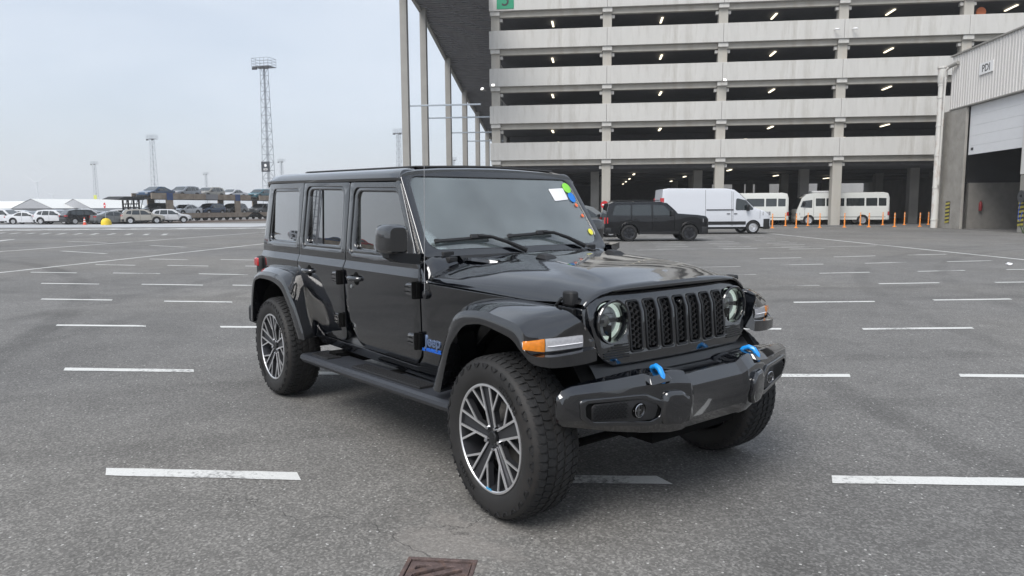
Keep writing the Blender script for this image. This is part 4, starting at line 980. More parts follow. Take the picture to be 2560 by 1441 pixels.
TW = [(-67.6, 145, 30.6, 2.0, 1.1, 3.9, .055, 'tallest lattice light tower with a small black board, above the rear of the big car'), (-183.1, 285, 31, 2.2, 1.2, 3.7, 0.056, 'lattice light tower above the left end of the car train'),
 (-316.5, 430, 31, 2.4, 1.2, 3.7, 0.062, 'lattice light tower behind the no entry sign, left side'), (-325.9, 580, 31.5, 2.4, 1.2, 3.7, 0.074, 'small distant light tower above the middle of the car train'), (-189.7, 425, 30.5, 2.4, 1.2, 3.7, 0.062, 'small light tower just right of the tallest one'),
 (-77.8, 285, 31.5, 2.2, 1.2, 3.7, 0.056, 'light tower directly left of the first canopy column'), (-85.9, 440, 31, 2.2, 1.2, 3.7, 0.062, 'faint light tower between the canopy columns'),
 (-156, 73, 31, 2.6, 1.4, 4.8, .1, 'light tower outside the picture left, seen in the side glass')]
for i, (L_, D_, h, b0, b1, pl, th, lab) in enumerate(TW):
    t_ = tower(h, b0, b1, pl, th); t_.location = W(L_, D_); t_.rotation_euler = (0, 0, GROT-R(10)); tag(t_, lab, 'light tower', 'lattice light towers of the yard')
    if i == 0:
        q = MB(); q.box(-1.0, 1.0, -1.25, -1.18, 9.3, 11.4); bd = q.build('tower_board', mat('board_black', (.03, .035, .045), .5), t_, smooth=False); bd.location = (.2, 0, 0)
        q = MB(); q.rev([(0, 0), (.36, 0)], (0, -1.255, 10.62), n=5); q.build('board_emblem', WHT, bd, smooth=False, recalc=False)
        text('board_letters', 'ICO', .55, lambda u, v, w_: (u, -1.256-w_, v+9.78), WHT, bd, bold=.02)
    if i == 2:
        q = MB(); q.box(-.9, 1.6, -1.3, -1.2, 8.6, 11.4); bd = q.build('yellow_board', mat('board_yellow', (.62, .66, .06), .5), t_, smooth=False)
# wind turbines
def turbine(L_, D_, hub, bl, rot, lab):
    root = E('wind_turbine', W(L_, D_), GROT); wm = mat('turbine_white', (.66, .68, .71), .5)
    q = MB(); q.tube([(0, 0, 0), (0, 0, hub)], [1.5, .8], 14); q.build('tower', wm, root)
    q = MB(); q.box(-1.0, 1.0, -1.5, 4, hub-1.0, hub+1.2); q.build('nacelle', wm, root, bev=.4)
    for k_ in range(3):
        a = rot+k_*2*PI/3; d = Vector((math.cos(a), 0, math.sin(a))); q = MB(); q.bar(Vector((0, -3, hub))+d*1, Vector((0, -3, hub))+d*bl, 1.6, .5, up=(0, 1, 0), a2=.5, b2=.3); q.build('blade', wm, root)
    tag(root, lab, 'wind turbine', 'wind turbines on the horizon')
turbine(-1163, 1400, 61.5, 29, R(30), 'nearer faint wind turbine on the hazy horizon at the far left')
turbine(-1290, 1600, 40, 24, R(35), 'farther faint wind turbine low on the hazy horizon at the left')
# white sheds
for x0, x1, D_, lab, nf in ((-186, -158, 196, 'long low white shed with bright roof behind the parked cars', 5), (-163.5, -152.5, 205, 'smaller white gabled shed right of the long one', 2)):
    root = E('white_shed', W(0, 0), GROT); xc = x1-6.5 if nf == 5 else (x0+x1)/2
    wdt = (x1-xc)
    q = MB(); q.box(x0, x1, D_, D_+30, 0, 2.3); q.build('wall', TENTG, root, smooth=False)
    q = MB(); q.add([(x0, D_-.3, 2.3), (xc, D_-.3, 2.3), (xc, D_+6, 4.5), (x0, D_+6, 4.5)], [(0, 1, 2, 3)]); q.add([(x0, D_+6, 4.5), (xc, D_+6, 4.5), (xc, D_+12, 2.3), (x0, D_+12, 2.3)], [(0, 1, 2, 3)]); q.build('roof', TENT, root, smooth=False, recalc=False) if nf == 5 else None
    q = MB(); q.prism([(xc-wdt, 2.3), (xc+wdt, 2.3), (xc, 5.0)], lambda u, v, w_: (u, D_+w_, v), -.8, 28); q.build('gable_roof', TENTG, root, smooth=False)
    q = MB(); q.add([(xc-wdt-.2, D_-.9, 2.3), (xc, D_-.9, 5.15), (xc, D_+28, 5.15), (xc-wdt-.2, D_+28, 2.3)], [(0, 1, 2, 3)]); q.add([(xc+wdt+.2, D_-.9, 2.3), (xc, D_-.9, 5.15), (xc, D_+28, 5.15), (xc+wdt+.2, D_+28, 2.3)], [(0, 1, 2, 3)]); q.build('gable_sheet', TENT, root, smooth=False, recalc=False)
    tag(root, lab, 'shed', 'white sheds on the left')
tag(sheet('far_bank', [(-2500, 1500), (1500, 1500), (1500, 1508), (-2500, 1508)], .2, BRN), kind='structure')

# ================================================================== THE BIG BLACK CAR (x forward, origin under the front axle)
jp = tag(E('off_road_car'), 'large glossy black four door off road car with blue tow hooks in the foreground', 'car')
def sm(a, b, x): t = min(1, max(0, (x-a)/(b-a))); return t*t*(3-2*t)
def yb(x): return .79-.150*sm(-.95, .75, x)*1.25-.02*sm(-3.35, -3.65, x) if x > -.95 else .79-.02*max(0, min(1, (-3.35-x)/.3))
def ys(x, z):
    y = yb(x)
    if z > 1.105 and x < -.80: y -= .022*min(1, (z-1.105)/.05)
    if z > 1.20: y -= (z-1.20)*.115
    if z < 1.105: y -= (1.105-z)*.028
    if z < .72: y -= .03*((.72-z)/.2)**2
    return y
def side(s, off=0.): return lambda u, v, w_: (u, s*(ys(u, v)+w_+off), v)
def gside(s, off): return lambda u, v, w_: (u, s*(ys(u, 1.24)-(.04*.115 if v > 1.0 else 0)-(v-1.24)*.074+w_+off), v)      # flat side glass, a little more upright than the door
CV = (.60, .63, .66, .69, .72, .76, .80, .85, .90, .95, 1.0, 1.05, 1.105, 1.155, 1.20, 1.25, 1.3, 1.35, 1.4, 1.45, 1.5, 1.55, 1.6, 1.65); CU = [-3.61+.095*k for k in range(42)]
SB = 18
for s in (-1, 1):
    # tub side with quarter panel and sill
    tub = [(-2.733, 1.714), (-2.752, 1.30), (-2.732, 1.035), (-2.645, .805), (-2.425, .632), (-2.335, .566), (-.945, .566), (-.857, .645), (-.852, 1.083), (-.79, 1.083), (.0, 1.052), (.335, 1.040),
           (.36, .82), (.31, .86), (.15, .925), (-.05, .94), (-.25, .89), (-.40, .76), (-.48, .50), (-2.44, .50), (-2.53, .62), (-2.67, .82), (-2.85, .93), (-3.05, .95), (-3.27, .91), (-3.40, .76), (-3.43, .55), (-3.60, .56), (-3.64, 1.10), (-3.545, 1.725)]
    rr = [.004, 0, .1, .12, .06, .02, .09, .05, .004, 0, .0, .01, .02, .1, .1, .1, .1, .1, .02, .02, .1, .1, .1, .1, .1, .1, .02, .03, .03, .03]
    qh = [(-3.475, 1.225), (-3.425, 1.680), (-2.825, 1.668), (-2.80, 1.225)]
    plate('tub_side', rpoly(tub, rr, 4), [rpoly(qh, .055, 5)[::-1]], .03, .003, side(s), BLK, jp, cutu=CU, cutv=CV, ang=SB)
    plate('quarter_window_frame', rpoly([(-3.485, 1.215), (-3.432, 1.69), (-2.815, 1.678), (-2.79, 1.215)], .05, 5), [rpoly([(-3.45, 1.252), (-3.402, 1.656), (-2.848, 1.645), (-2.825, 1.252)], .045, 5)[::-1]], .02, .008, side(s, -.008), BLK, jp, cutv=(1.3, 1.45, 1.6), cutu=(-3.35,))
    plate('quarter_window', rpoly([(-3.46, 1.245), (-3.41, 1.662), (-2.84, 1.652), (-2.815, 1.245)], .05, 5), [], .004, .0005, gside(s, -.024), TGL, jp, ang=6)
    # doors
    fd = [(-1.893, 1.689), (-1.884, 1.04), (-1.860, .80), (-1.70, .578), (-.955, .578), (-.869, .655), (-.864, 1.10), (-.965, 1.285), (-1.19, 1.670)]
    fh = [(-1.835, 1.198), (-1.835, 1.652), (-1.215, 1.634), (-1.015, 1.30), (-.998, 1.198)]
    rd = [(-1.903, 1.690), (-1.897, 1.04), (-1.900, .578), (-2.33, .578), (-2.415, .642), (-2.634, .812), (-2.718, 1.035), (-2.738, 1.30), (-2.72, 1.711)]
    rh = [(-2.682, 1.212), (-2.672, 1.682), (-1.975, 1.662), (-1.957, 1.208)]
    door = plate('front_door', rpoly(fd, [.02, .3, .2, .14, .085, .085, .1, .2, .03], 6), [rpoly(fh, [.06, .06, .07, .1, .03], 6)[::-1]], .035, .003, side(s, .002), BLK, jp, cutu=CU, cutv=CV, ang=SB)
    rdoor = plate('rear_door', rpoly(rd, [.02, .1, .09, .07, .1, .2, .2, .1, .02], 6), [rpoly(rh, .06, 6)[::-1]], .035, .003, side(s, .002), BLK, jp, cutu=CU, cutv=CV, ang=SB)
    plate('window_frame', rpoly([(-1.85, 1.186), (-1.85, 1.664), (-1.208, 1.646), (-1.005, 1.305), (-.985, 1.186)], .06, 6), [rpoly([(-1.782, 1.238), (-1.782, 1.622), (-1.235, 1.606), (-1.062, 1.32), (-1.045, 1.238)], [.05, .05, .06, .1, .03], 6)[::-1]], .03, .011, side(s, -.006), BLK, door, cutv=(1.3, 1.45, 1.6), cutu=(-1.2,), ang=40)
    plate('window_glass', rpoly([(-1.80, 1.22), (-1.80, 1.64), (-1.22, 1.62), (-1.04, 1.32), (-1.02, 1.22)], .04, 5), [], .004, .0005, gside(s, -.030), FGL, door, ang=6)
    plate('window_frame', rpoly([(-2.695, 1.20), (-2.685, 1.694), (-1.963, 1.674), (-1.945, 1.196)], .06, 6), [rpoly([(-2.622, 1.250), (-2.612, 1.652), (-2.025, 1.636), (-2.008, 1.250)], .045, 6)[::-1]], .03, .011, side(s, -.006), BLK, rdoor, cutv=(1.3, 1.45, 1.6), ang=40)
    plate('window_glass', rpoly([(-2.64, 1.235), (-2.63, 1.67), (-2.01, 1.655), (-1.99, 1.235)], .04, 5), [], .004, .0005, gside(s, -.030), TGL, rdoor, ang=6)
    q = MB(); q.loft([[side(s, -.006)(x, z, 0) for x in (-2.447, -2.44, -2.418, -2.411)] for z in (1.245, 1.45, 1.655)], False); q.build('glass_divider', DGR, rdoor, smooth=False, recalc=False)
    for par_, x0, x1, z0 in ((None, -3.44, -2.83, 1.226), (rdoor, -2.655, -1.985, 1.212), (door, -1.81, -1.03, 1.199)):
        o = MB(); o.loft([[side(s, .0025)(x, z0-.006, 0), side(s, .001)(x, z0+.003, 0), side(s, -.022)(x, z0+.030, 0), side(s, -.03)(x, z0+.030, 0)] for x in np.linspace(x0, x1, 9)], False, False)
        o.build('window_sill', BLK, par_ or jp, ang=20)
    # handles, lock, hinges
    for dr_, hx0, hx1 in ((door, -1.80, -1.615), (rdoor, -2.60, -2.425)):
        o = MB(); y = ys(hx0, 1.03)+.003
        c = (hx0+hx1)/2; o.rev([(0, s*(y+.0015)), (.040, s*(y+.0015)), (.045, s*(y-.0))], (c+.02, 0, 1.045), n=24); o.build('handle_cup', BLACK, dr_)
        o = MB(); rings = []
        for t_ in np.linspace(0, 1, 9):
            x = hx0+(hx1-hx0)*t_; d_ = .008+.034*math.sin(PI*min(1, max(0, t_)))**.45; h_ = .017 if t_ not in (0, 1) else .012
            rings.append([(x, s*(y+d_-.012), 1.043-h_), (x, s*(y+d_), 1.043-h_*.7), (x, s*(y+d_+.004), 1.043), (x, s*(y+d_), 1.043+h_*.7), (x, s*(y+d_-.012), 1.043+h_)])
        o.loft(rings, True, True); o.build('door_handle', BLK, dr_, ang=50)
        if dr_ is door:
            o = MB(); o.rev([(0, s*(y+.006)), (.011, s*(y+.006)), (.013, s*y)], (-1.765, 0, .985), n=14); o.build('door_lock', SILF, dr_)
    for dr_, hx in ((door, -.955), (rdoor, -2.005)):
        for hz in (1.035, .735):
            y = ys(hx, hz); o = MB()
            o.hexa([(hx-.055, s*(y-.005), hz-.036), (hx+.055, s*(y-.005), hz-.040), (hx+.052, s*(y+.030), hz-.034), (hx-.040, s*(y+.020), hz-.030), (hx-.055, s*(y-.005), hz+.036), (hx+.055, s*(y-.005), hz+.042), (hx+.052, s*(y+.030), hz+.036), (hx-.040, s*(y+.020), hz+.030)])
            h_ = o.build('hinge', BLK, dr_, smooth=False, bev=.006)
            o = MB(); o.tube([(hx+.068, s*(y+.018), hz-.05), (hx+.068, s*(y+.018), hz+.05)], .018, 12); o.box(hx+.06, hx+.10, *sorted((s*(y-.003), s*(y+.02))), hz-.048, hz+.048); o.build('hinge_pin', BLACK, h_, bev=.003)
            for dz in (-.012, .014):
                o = MB(); o.box(hx-.03, hx+.035, *sorted((s*(y+.012), s*(y+.031))), hz+dz-.0015, hz+dz+.0015); o.build('hinge_slot', BLACK, h_, smooth=False)
    # side trim panel seams between cowl and front wing
    o = MB()
    for z in np.linspace(.60, 1.07, 2): pass
    # flares
    FR_ = [((-.508, .545), (-.418, .545), (-.575, .55), (-.47, .55)), ((-.44, .70), (-.362, .70), (-.52, .72), (-.42, .70)), ((-.372, .838), (-.312, .812), (-.46, .87), (-.37, .82)), ((-.309, .939), (-.228, .899), (-.40, .985), (-.30, .90)), ((-.249, .985), (-.178, .932), (-.31, 1.03), (-.24, .95)),
           ((-.168, 1.007), (-.130, .944), (-.20, 1.05), (-.16, .97)), ((-.027, 1.016), (-.029, .955), (-.04, 1.055), (-.03, .98)), ((.124, 1.003), (.123, .934), (.12, 1.05), (.12, .96)), ((.225, .987), (.205, .914), (.225, 1.044), (.20, .94))]
    st = []
    def full(cr, lp, bd, un):
        cr, lp = Vector(cr), Vector(lp); return [tuple(cr), tuple(cr.lerp(lp, .35)+Vector((0, .006, 0))), tuple(cr.lerp(lp, .7)+Vector((0, .005, 0))), tuple(lp), bd, un]
    for cr, lp, bd, un in FR_:
        st.append(full((cr[0], .925, cr[1]), (lp[0], .936, lp[1]), (bd[0], .69 if bd[0] > -.3 else .76, bd[1]), (un[0], .66, un[1])))
    tip = [((.262, .925, .962), (.270, .931, .915), (.282, .936, .885), (.272, .935, .868), (.28, .69, 1.038)), ((.292, .915, .938), (.292, .915, .868), (.325, .915, .858), (.322, .914, .822), (.32, .69, 1.03)),
           ((.322, .845, .930), (.322, .845, .862), (.378, .862, .853), (.375, .862, .805), (.35, .69, 1.018)), ((.345, .78, .930), (.345, .78, .864), (.400, .79, .855), (.398, .79, .802), (.375, .68, 1.0)),
           ((.362, .715, .934), (.362, .715, .868), (.413, .72, .860), (.411, .72, .803), (.385, .665, .98)), ((.374, .662, .932), (.376, .662, .872), (.419, .66, .866), (.417, .66, .806), (.390, .645, .955)), ((.398, .628, .90), (.402, .626, .875), (.419, .615, .868), (.418, .612, .812), (.400, .61, .90))]
    for cr, md, so_, lp, bd in tip: st.append([cr, md, so_, lp, bd, (lp[0]-.05, .60, lp[2]+.02)])
    def cat_r(P, n=4):     # catmull-rom through the stations
        out = []; P = [[Vector(q) for q in r] for r in P]
        for i in range(len(P)-1):
            a, b, c, d = P[max(i-1, 0)], P[i], P[i+1], P[min(i+2, len(P)-1)]
            for k in range(n):
                t_ = k/n; out.append([.5*((2*B)+(-A+C_)*t_+(2*A-5*B+4*C_-D_)*t_*t_+(-A+3*B-3*C_+D_)*t_**3) for A, B, C_, D_ in zip(a, b, c, d)])
        out.append(P[-1]); return out
    def flare_mesh(st, rear=False):
        rings = []
        for row in cat_r(st):
            cr, md, so_, lp, bd, un = [Vector(q) for q in row]
            ring = [bd, bd.lerp(cr, .35)+Vector((0, 0, .010)), bd.lerp(cr, .72)+Vector((0, 0, .010)), cr+(bd-cr).normalized()*.008, cr, cr.lerp(md, .5), md, so_, so_.lerp(lp, .5), lp, lp+(un-lp).normalized()*.012+Vector((0, -.003, 0)), un]
            rings.append([(p.x, s*p.y, p.z) for p in ring])
        o = MB(); o.loft(rings, True, True)
        if rear:      # rear leg's inner web coloured matt black to darken its reflection in the door
            for i_ in range(24, len(rings)-1):
                for k_ in (0, 1, 10, 11): o.mi[i_*12+k_] = 1
        return o
    flare_mesh(st).build('front_fender_flare', BLK, jp, ang=21)
    # inner black liner edge
    rr_ = [((-3.50, .56), (-3.425, .555), (-3.60, .56), (-3.46, .56)), ((-3.475, .76), (-3.405, .72), (-3.60, .78), (-3.45, .74)), ((-3.40, .92), (-3.340, .896), (-3.56, .975), (-3.38, .92)), ((-3.283, .975), (-3.245, .936), (-3.40, 1.03), (-3.27, .96)), ((-3.151, 1.004), (-3.15, .948), (-3.22, 1.05), (-3.15, .98)), ((-2.927, 1.011), (-2.95, .945), (-2.93, 1.052), (-2.95, .98)),
           ((-2.72, .988), (-2.80, .922), (-2.73, 1.030), (-2.80, .95)), ((-2.625, .937), (-2.70, .885), (-2.66, .975), (-2.71, .91)), ((-2.537, .855), (-2.62, .815), (-2.60, .87), (-2.64, .84)), ((-2.449, .775), (-2.555, .755), (-2.53, .77), (-2.57, .77)), ((-2.335, .626), (-2.455, .63), (-2.40, .61), (-2.47, .64)), ((-2.300, .555), (-2.390, .552), (-2.37, .553), (-2.41, .56))]
    st2 = [full((a[0], .925, a[1]), (b[0], .936, b[1]), (c[0], .785, c[1]), (d[0], .72, d[1])) for a, b, c, d in rr_]
    flare_mesh(st2, True).build('rear_fender_flare', [BLK, PLA], jp, ang=21)
    # lamp in the front flare
    def tipline(t_, z, off):     # along the angled front of the flare
        TP = [(.262, .948), (.284, .930), (.303, .888), (.322, .845), (.343, .785), (.359, .725), (.373, .668), (.385, .64)]; TT = [-.1, 0, .15, .28, .5, .7, .9, 1.0]
        g2 = lambda q: Vector((float(np.interp(q, TT, [a[0] for a in TP])), float(np.interp(q, TT, [a[1] for a in TP]))))
        p = g2(t_); d_ = (g2(t_+.04)-g2(t_-.04)).normalized(); n_ = Vector((-d_.y, d_.x)); return (p.x+n_.x*off, s*(p.y+n_.y*off), z)
    def strip(name, t0, t1, z0a, z1a, z0b, z1b, off, mt_, par=jp, nn=8):
        o = MB(); rows = []
        for k in range(nn+1):
            t_ = t0+(t1-t0)*k/nn; z0 = lerp(z0a, z0b, k/nn); z1 = lerp(z1a, z1b, k/nn); e = .0 if 0 < k < nn else -.006
            rows.append([tipline(t_, z0, off-.014), tipline(t_, z0+.003, off+e), tipline(t_, (z0+z1)/2, off+e+.004), tipline(t_, z1-.003, off+e), tipline(t_, z1, off-.014)])
        o.loft(rows, False); return o.build(name, mt_, par, ang=40)
    ml = strip('marker_lamp', .29, .92, .866, .926, .874, .930, .012, WLENS)
    strip('lamp_bar', .32, .90, .888, .895, .895, .902, .019, WSTRIP, ml)
    strip('amber_marker', -.02, .28, .880, .918, .864, .925, .012, AMB)
    # running board
    o = MB(); rings = []
    for x, zt_, yo in ((-2.42, .432, .915), (-2.36, .440, .935), (-1.4, .468, .935), (-.42, .502, .935), (-.36, .502, .925)):
        rings.append([(x, s*.70, zt_), (x, s*(yo-.02), zt_+.002), (x, s*yo, zt_-.010), (x, s*(yo+.004), zt_-.03), (x, s*(yo-.015), zt_-.055), (x, s*.70, zt_-.06)])
    o.loft(rings, True, True); rbd = o.build('running_board', GUN, jp, ang=30)
    for xa, xb in ((-2.28, -2.0), (-1.60, -.72)):
        o = MB(); za, zb_ = .4365+(xa+2.4)*.034+.006, .4365+(xb+2.4)*.034+.006
        o.hexa([(xa, s*.775, za-.01), (xb, s*.775, zb_-.01), (xb, s*.885, zb_-.01), (xa, s*.885, za-.01), (xa, s*.775, za+.008), (xb, s*.775, zb_+.008), (xb, s*.885, zb_+.008), (xa, s*.885, za+.008)]); pad = o.build('tread_pad', PLA, rbd, smooth=False, bev=.004)
        o = MB(); nb_ = int((xb-xa)/.032)
        for i in range(nb_):
            for j in range(4):
                x = xa+.016+i*.032+(.016 if j % 2 else 0); z = lerp(za, zb_, (x-xa)/(xb-xa))+.008
                if x > xb-.01: continue
                o.bar((x-.009, s*(.79+j*.026), z), (x+.009, s*(.802+j*.026), z), .005, .005)
        tag(o.build('tread_studs', PLA, pad, smooth=False), kind='stuff')
    for x in (-2.1, -1.25, -.65):
        o = MB(); o.box(x-.06, x+.06, *sorted((s*.5, s*.80)), .40, .48); o.build('step_bracket', BLACK, rbd, smooth=False)
    # mirror
    ym = .945
    o = MB(); rings = []
    for x, k in ((-.905, .82), (-.885, .97), (-.84, 1.0), (-.79, .99), (-.755, .93), (-.735, .78)):
        rings.append([(x, s*(1.0+(u-.0)*1.0), 1.338+v) for u, v in [(a*k, b*k) for a, b in rpoly([(-.085, -.085), (.05, -.080), (.045, .06), (.02, .083), (-.085, .083)], .03, 3)]])
    if s > 0: rings = [[(-1.06-(abs(p[1])-.93)*.6, .83-(p[0]+.82)*.75, p[2]) for p in r] for r in rings]      # folded in on the far side
    o.loft(rings, True, True); mi = o.build('side_mirror', BLK, jp, ang=40)
    o = MB(); rings = []
    for x, z, r_ in ((-.845, 1.235, 1.), (-.86, 1.205, 1.1)): pass
    if s > 0: rings = [[(-.90, .90, 1.255), (-.97, .90, 1.255), (-.97, .90, 1.215), (-.90, .90, 1.215)], [(-.86, .775, 1.245), (-.97, .775, 1.245), (-.97, .785, 1.185), (-.86, .785, 1.185)]]
    else: rings = [[(-.82, s*1.0, 1.262), (-.90, s*1.0, 1.262), (-.90, s*1.0, 1.235), (-.82, s*1.0, 1.235)], [(-.82, s*.93, 1.262), (-.93, s*.93, 1.262), (-.93, s*.93, 1.205), (-.82, s*.93, 1.205)], [(-.86, s*.775, 1.245), (-.97, s*.775, 1.245), (-.97, s*.785, 1.185), (-.86, s*.785, 1.185)]]
    o.loft(rings, True, True); o.build('mirror_arm', PLA if s < 0 else BLK, mi, ang=30)
    if s < 0: o = MB(); o.add([(-.906, s*.925, 1.265), (-.906, s*1.035, 1.265), (-.906, s*1.03, 1.405), (-.906, s*.925, 1.405)], [(0, 1, 2, 3)]); o.build('mirror_glass', CHR, mi, smooth=False, recalc=False)
    plate('mirror_sail', [(-1.02, 1.20), (-.965, 1.20), (-.98, 1.30), (-1.07, 1.40)], [], .02, .002, side(s, .004), PLA, door)
for s in (-1, 1): o = MB(); o.bar((-.90, s*.70, 1.17), (-1.245, s*.66, 1.70), .05, .05, up=(0, 1, 0)); o.build('door_pillar', BLACK, jp, smooth=False)
# badge on the right cowl side
text('badge_name', 'Jeep', .088, lambda u, v, w_: (-.748+u, -(ys(-.748+u, .74)+.003+w_), .745+v), SBLU, jp, depth=.006, bold=.0016)
text('badge_model', '4xe', .032, lambda u, v, w_: (-.850+u, -(ys(-.85+u, .70)+.003+w_), .694+v), BLUT, jp, depth=.004, bold=.001)
text('badge_model', 'WRANGLER', .027, lambda u, v, w_: (-.745+u, -(ys(-.75+u, .70)+.003+w_), .694+v), BLUT, jp, depth=.004, bold=.0012)
text('badge_name', 'Jeep', .088, lambda u, v, w_: (-.762-u, (ys(-.762-u, .74)+.003+w_), .742+v), SBLU, jp, depth=.006)
o = MB(); o.box(-.40, -.28, -.712, -.70, 1.028, 1.04)

# hood and cowl skin
def hw_(x): return yb(x)-.008
def hood_z(x, y, cowl=False):
    H = hw_(x) if not cowl else hw_(x)
    ze = 1.088-.045*sm(-.8, .38, x)
    zc = float(np.interp(x, [-1.0, -.80, -.35, 0, .2, .30, .36, .40], [1.235, 1.224, 1.216, 1.194, 1.172, 1.158, 1.147, 1.140]))
    t_ = min(1, abs(y)/H); A = zc-ze-.025
    z = ze+A*(max(0, 1-t_**lerp(3.4, 6.0, sm(-.5, .38, x))))**.62+.025*(1-t_*t_)
    b = lerp(.24, .43, sm(-.8, .3, x)); dome = (1-sm(b-.045, b+.045, abs(y)))*.019*(1-sm(.05, .34, x))*sm(-.80, -.62, x)
    rim = .006*math.exp(-((abs(y)-b)/.03)**2)*(1-sm(.05, .3, x))*sm(-.75, -.5, x)
    return z+dome+rim
def skin(xa, xb, nx, name, front=False):
    o = MB(); rows = []
    T = [math.sin(PI/2*k/26) for k in range(-26, 27)]
    T = sorted(set([-1, -.995, -.985, -.97, -.95, -.92]+[k/22*.9 for k in range(-22, 23)]+[.92, .95, .97, .985, .995, 1]))
    for i in range(nx+1):
        x = xa+(xb-xa)*i/nx; row = []
        for t_ in T:
            y = t_*hw_(x); xx = x-(.055*(abs(t_)**2.2)*sm(.0, .385, x) if front else 0); row.append((xx, y, hood_z(xx if front else x, y)))
        rows.append(row)
    if front:
        zf = lambda y: float(np.interp(abs(y), [0, .46, .53, .585, .625, .70], [1.114, 1.110, 1.094, 1.062, 1.034, 1.03]))
        base = rows[nx]
        for dx, k_ in ((.006, .25), (.009, .65), (.006, 1.0), (-.012, 1.02)): rows.append([(p[0]+dx, p[1], lerp(p[2], min(zf(p[1]), p[2]), k_)) for p in base])
    top = [[(p[0], p[1], p[2]) for p in r] for r in rows]
    o.loft(top, False); return o
skin(-.795, .385, 46, 'hood', True).build('hood', BLK, jp, ang=40)
skin(-1.0, -.802, 10, 'cowl').build('cowl_panel', BLK, jp, ang=40)
for s in (-1, 1):      # shoulder of the body at the foot of the windscreen
    o = MB(); rows = []
    for y, zt in ((.56, 1.232), (.64, 1.232), (.70, 1.228), (.735, 1.212), (.758, 1.185), (.772, 1.14), (.780, 1.092)):
        hz_ = min(hood_z(-.80, y)+.001, zt-.001); rows.append([(-.793, s*y, hz_-.012), (-.80, s*y, hz_), (-.83, s*(y-.001), lerp(hz_, zt, .45)), (-.868, s*(y-.004), lerp(hz_, zt, .97)), (-.885, s*(y-.006), zt), (-.99, s*(y-.008), zt)])
    o.loft(rows, False); o.build('cowl_shoulder', BLK, jp, ang=40, recalc=True)
o = MB(); o.box(-.80, .24, -.50, .50, .42, 1.03); o.box(-.98, -.78, -.68, .68, .5, 1.10); o.build('engine_bay', BLACK, jp, smooth=False)
# hood furniture
hd = [k for k in kids(jp) if k.name.startswith('hood')][0]
for y in (-.27, .27):
    o = MB(); z = hood_z(-.34, y); o.hexa([(-.40, y-.035, z-.004), (-.28, y-.05, z-.01), (-.28, y+.05, z-.01), (-.40, y+.035, z-.004), (-.37, y-.028, z+.022), (-.31, y-.03, z+.012), (-.31, y+.03, z+.012), (-.37, y+.028, z+.022)]); o.build('hood_bumper', PLA, hd, smooth=False, bev=.004)
o = MB()
for i in range(12):
    y = -.02+i*.035; z = hood_z(-.70, y)
    o.bar((-.745, y, hood_z(-.745, y)+.0025), (-.665, y, hood_z(-.665, y)+.0025), .011, .004, up=(0, 0, 1))
tag(o.build('cowl_vent_slots', BLACK, hd, smooth=False), kind='stuff')
for s in (-1, 1):
    o = MB(); z = hood_z(-.70, .52); rings = []
    for x, y, zz, wd in ((-.80, .50, hood_z(-.80, .50)+.012, .03), (-.74, .50, hood_z(-.74, .5)+.02, .035), (-.62, .46, hood_z(-.62, .46)+.012, .055), (-.55, .44, hood_z(-.55, .44)+.002, .02)):
        rings.append([(x, s*(y-wd), zz-.012), (x, s*(y+wd), zz-.012), (x, s*(y+wd*.7), zz+.004), (x, s*(y-wd*.7), zz+.004)])
    o.loft(rings, True, True); o.build('hood_hinge', BLK, hd, ang=30)
    o = MB(); o.box(-.895, -.86, *sorted((s*.545, s*.625)), 1.20, 1.252); o.box(-.865, -.81, *sorted((s*.555, s*.615)), 1.19, 1.222); o.build('windscreen_hinge', PLA, jp, bev=.006)
    # rubber latch on the hood side
    o = MB(); y = hw_(.25)
    o.box(.215, .285, *sorted((s*(y-.035), s*(y+.014))), 1.045, 1.118); o.build('hood_latch', PLA, hd, bev=.012)
    o = MB(); o.box(.20, .30, *sorted((s*(y-.02), s*(y+.022))), 1.005, 1.04); o.tube([(.215, s*(y+.02), 1.02), (.20, s*(y+.034), 1.05), (.235, s*(y+.03), 1.085)], .009, 8); o.tube([(.17, s*(y+.012), 1.04), (.19, s*(y+.03), 1.02), (.26, s*(y+.034), 1.02)], .008, 8); o.build('latch_base', PLG, hd, bev=.004)
    o = MB(); o.rev([(0, s*(yb(-.70)+.002)), (.014, s*(yb(-.70)+.003)), (.018, s*(yb(-.70)-.004))], (-.745, 0, 1.115), n=14); o.build('body_bolt', PLG, jp)

# windscreen frame
def wsx(y, z): return -.914-.693*(z-1.296)+.030*(1-(y/.66)**2)
def wmap(off=0.): return lambda u, v, w_: (wsx(u, v)+.822*(w_+off), u, v+.569*(w_+off))
CUW = [-.6+.1*k for k in range(13)]
wf = plate('windscreen_frame', rpoly([(-.748, 1.222), (.748, 1.222), (.705, 1.752), (-.705, 1.752)], [.03, .03, .055, .055], 6), [rpoly([(-.697, 1.268), (.697, 1.268), (.652, 1.706), (-.652, 1.706)], [.075, .075, .06, .06], 7)[::-1]], .075, .008, wmap(), BLK, jp, cutu=CUW, ang=40)
wg_ = plate('windscreen', rpoly([(-.70, 1.265), (.70, 1.265), (.655, 1.71), (-.655, 1.71)], .07, 6), [], .004, .0005, wmap(-.010), WSG, jp, cutu=CUW, ang=12)
plate('glass_border', rpoly([(-.699, 1.266), (.699, 1.266), (.654, 1.709), (-.654, 1.709)], .072, 6), [rpoly([(-.655, 1.338), (.655, 1.338), (.625, 1.685), (-.625, 1.685)], .09, 7)[::-1]], .003, .0005, wmap(-.016), mat('frit', (.02, .022, .024), .3), wg_, cutu=CUW)
plate('camera_housing', rpoly([(-.12, 1.70), (.15, 1.70), (.105, 1.565), (-.08, 1.565)], .015, 3), [], .04, .004, wmap(-.018), mat('housing_grey', (.022, .021, .024), .5), wg_)
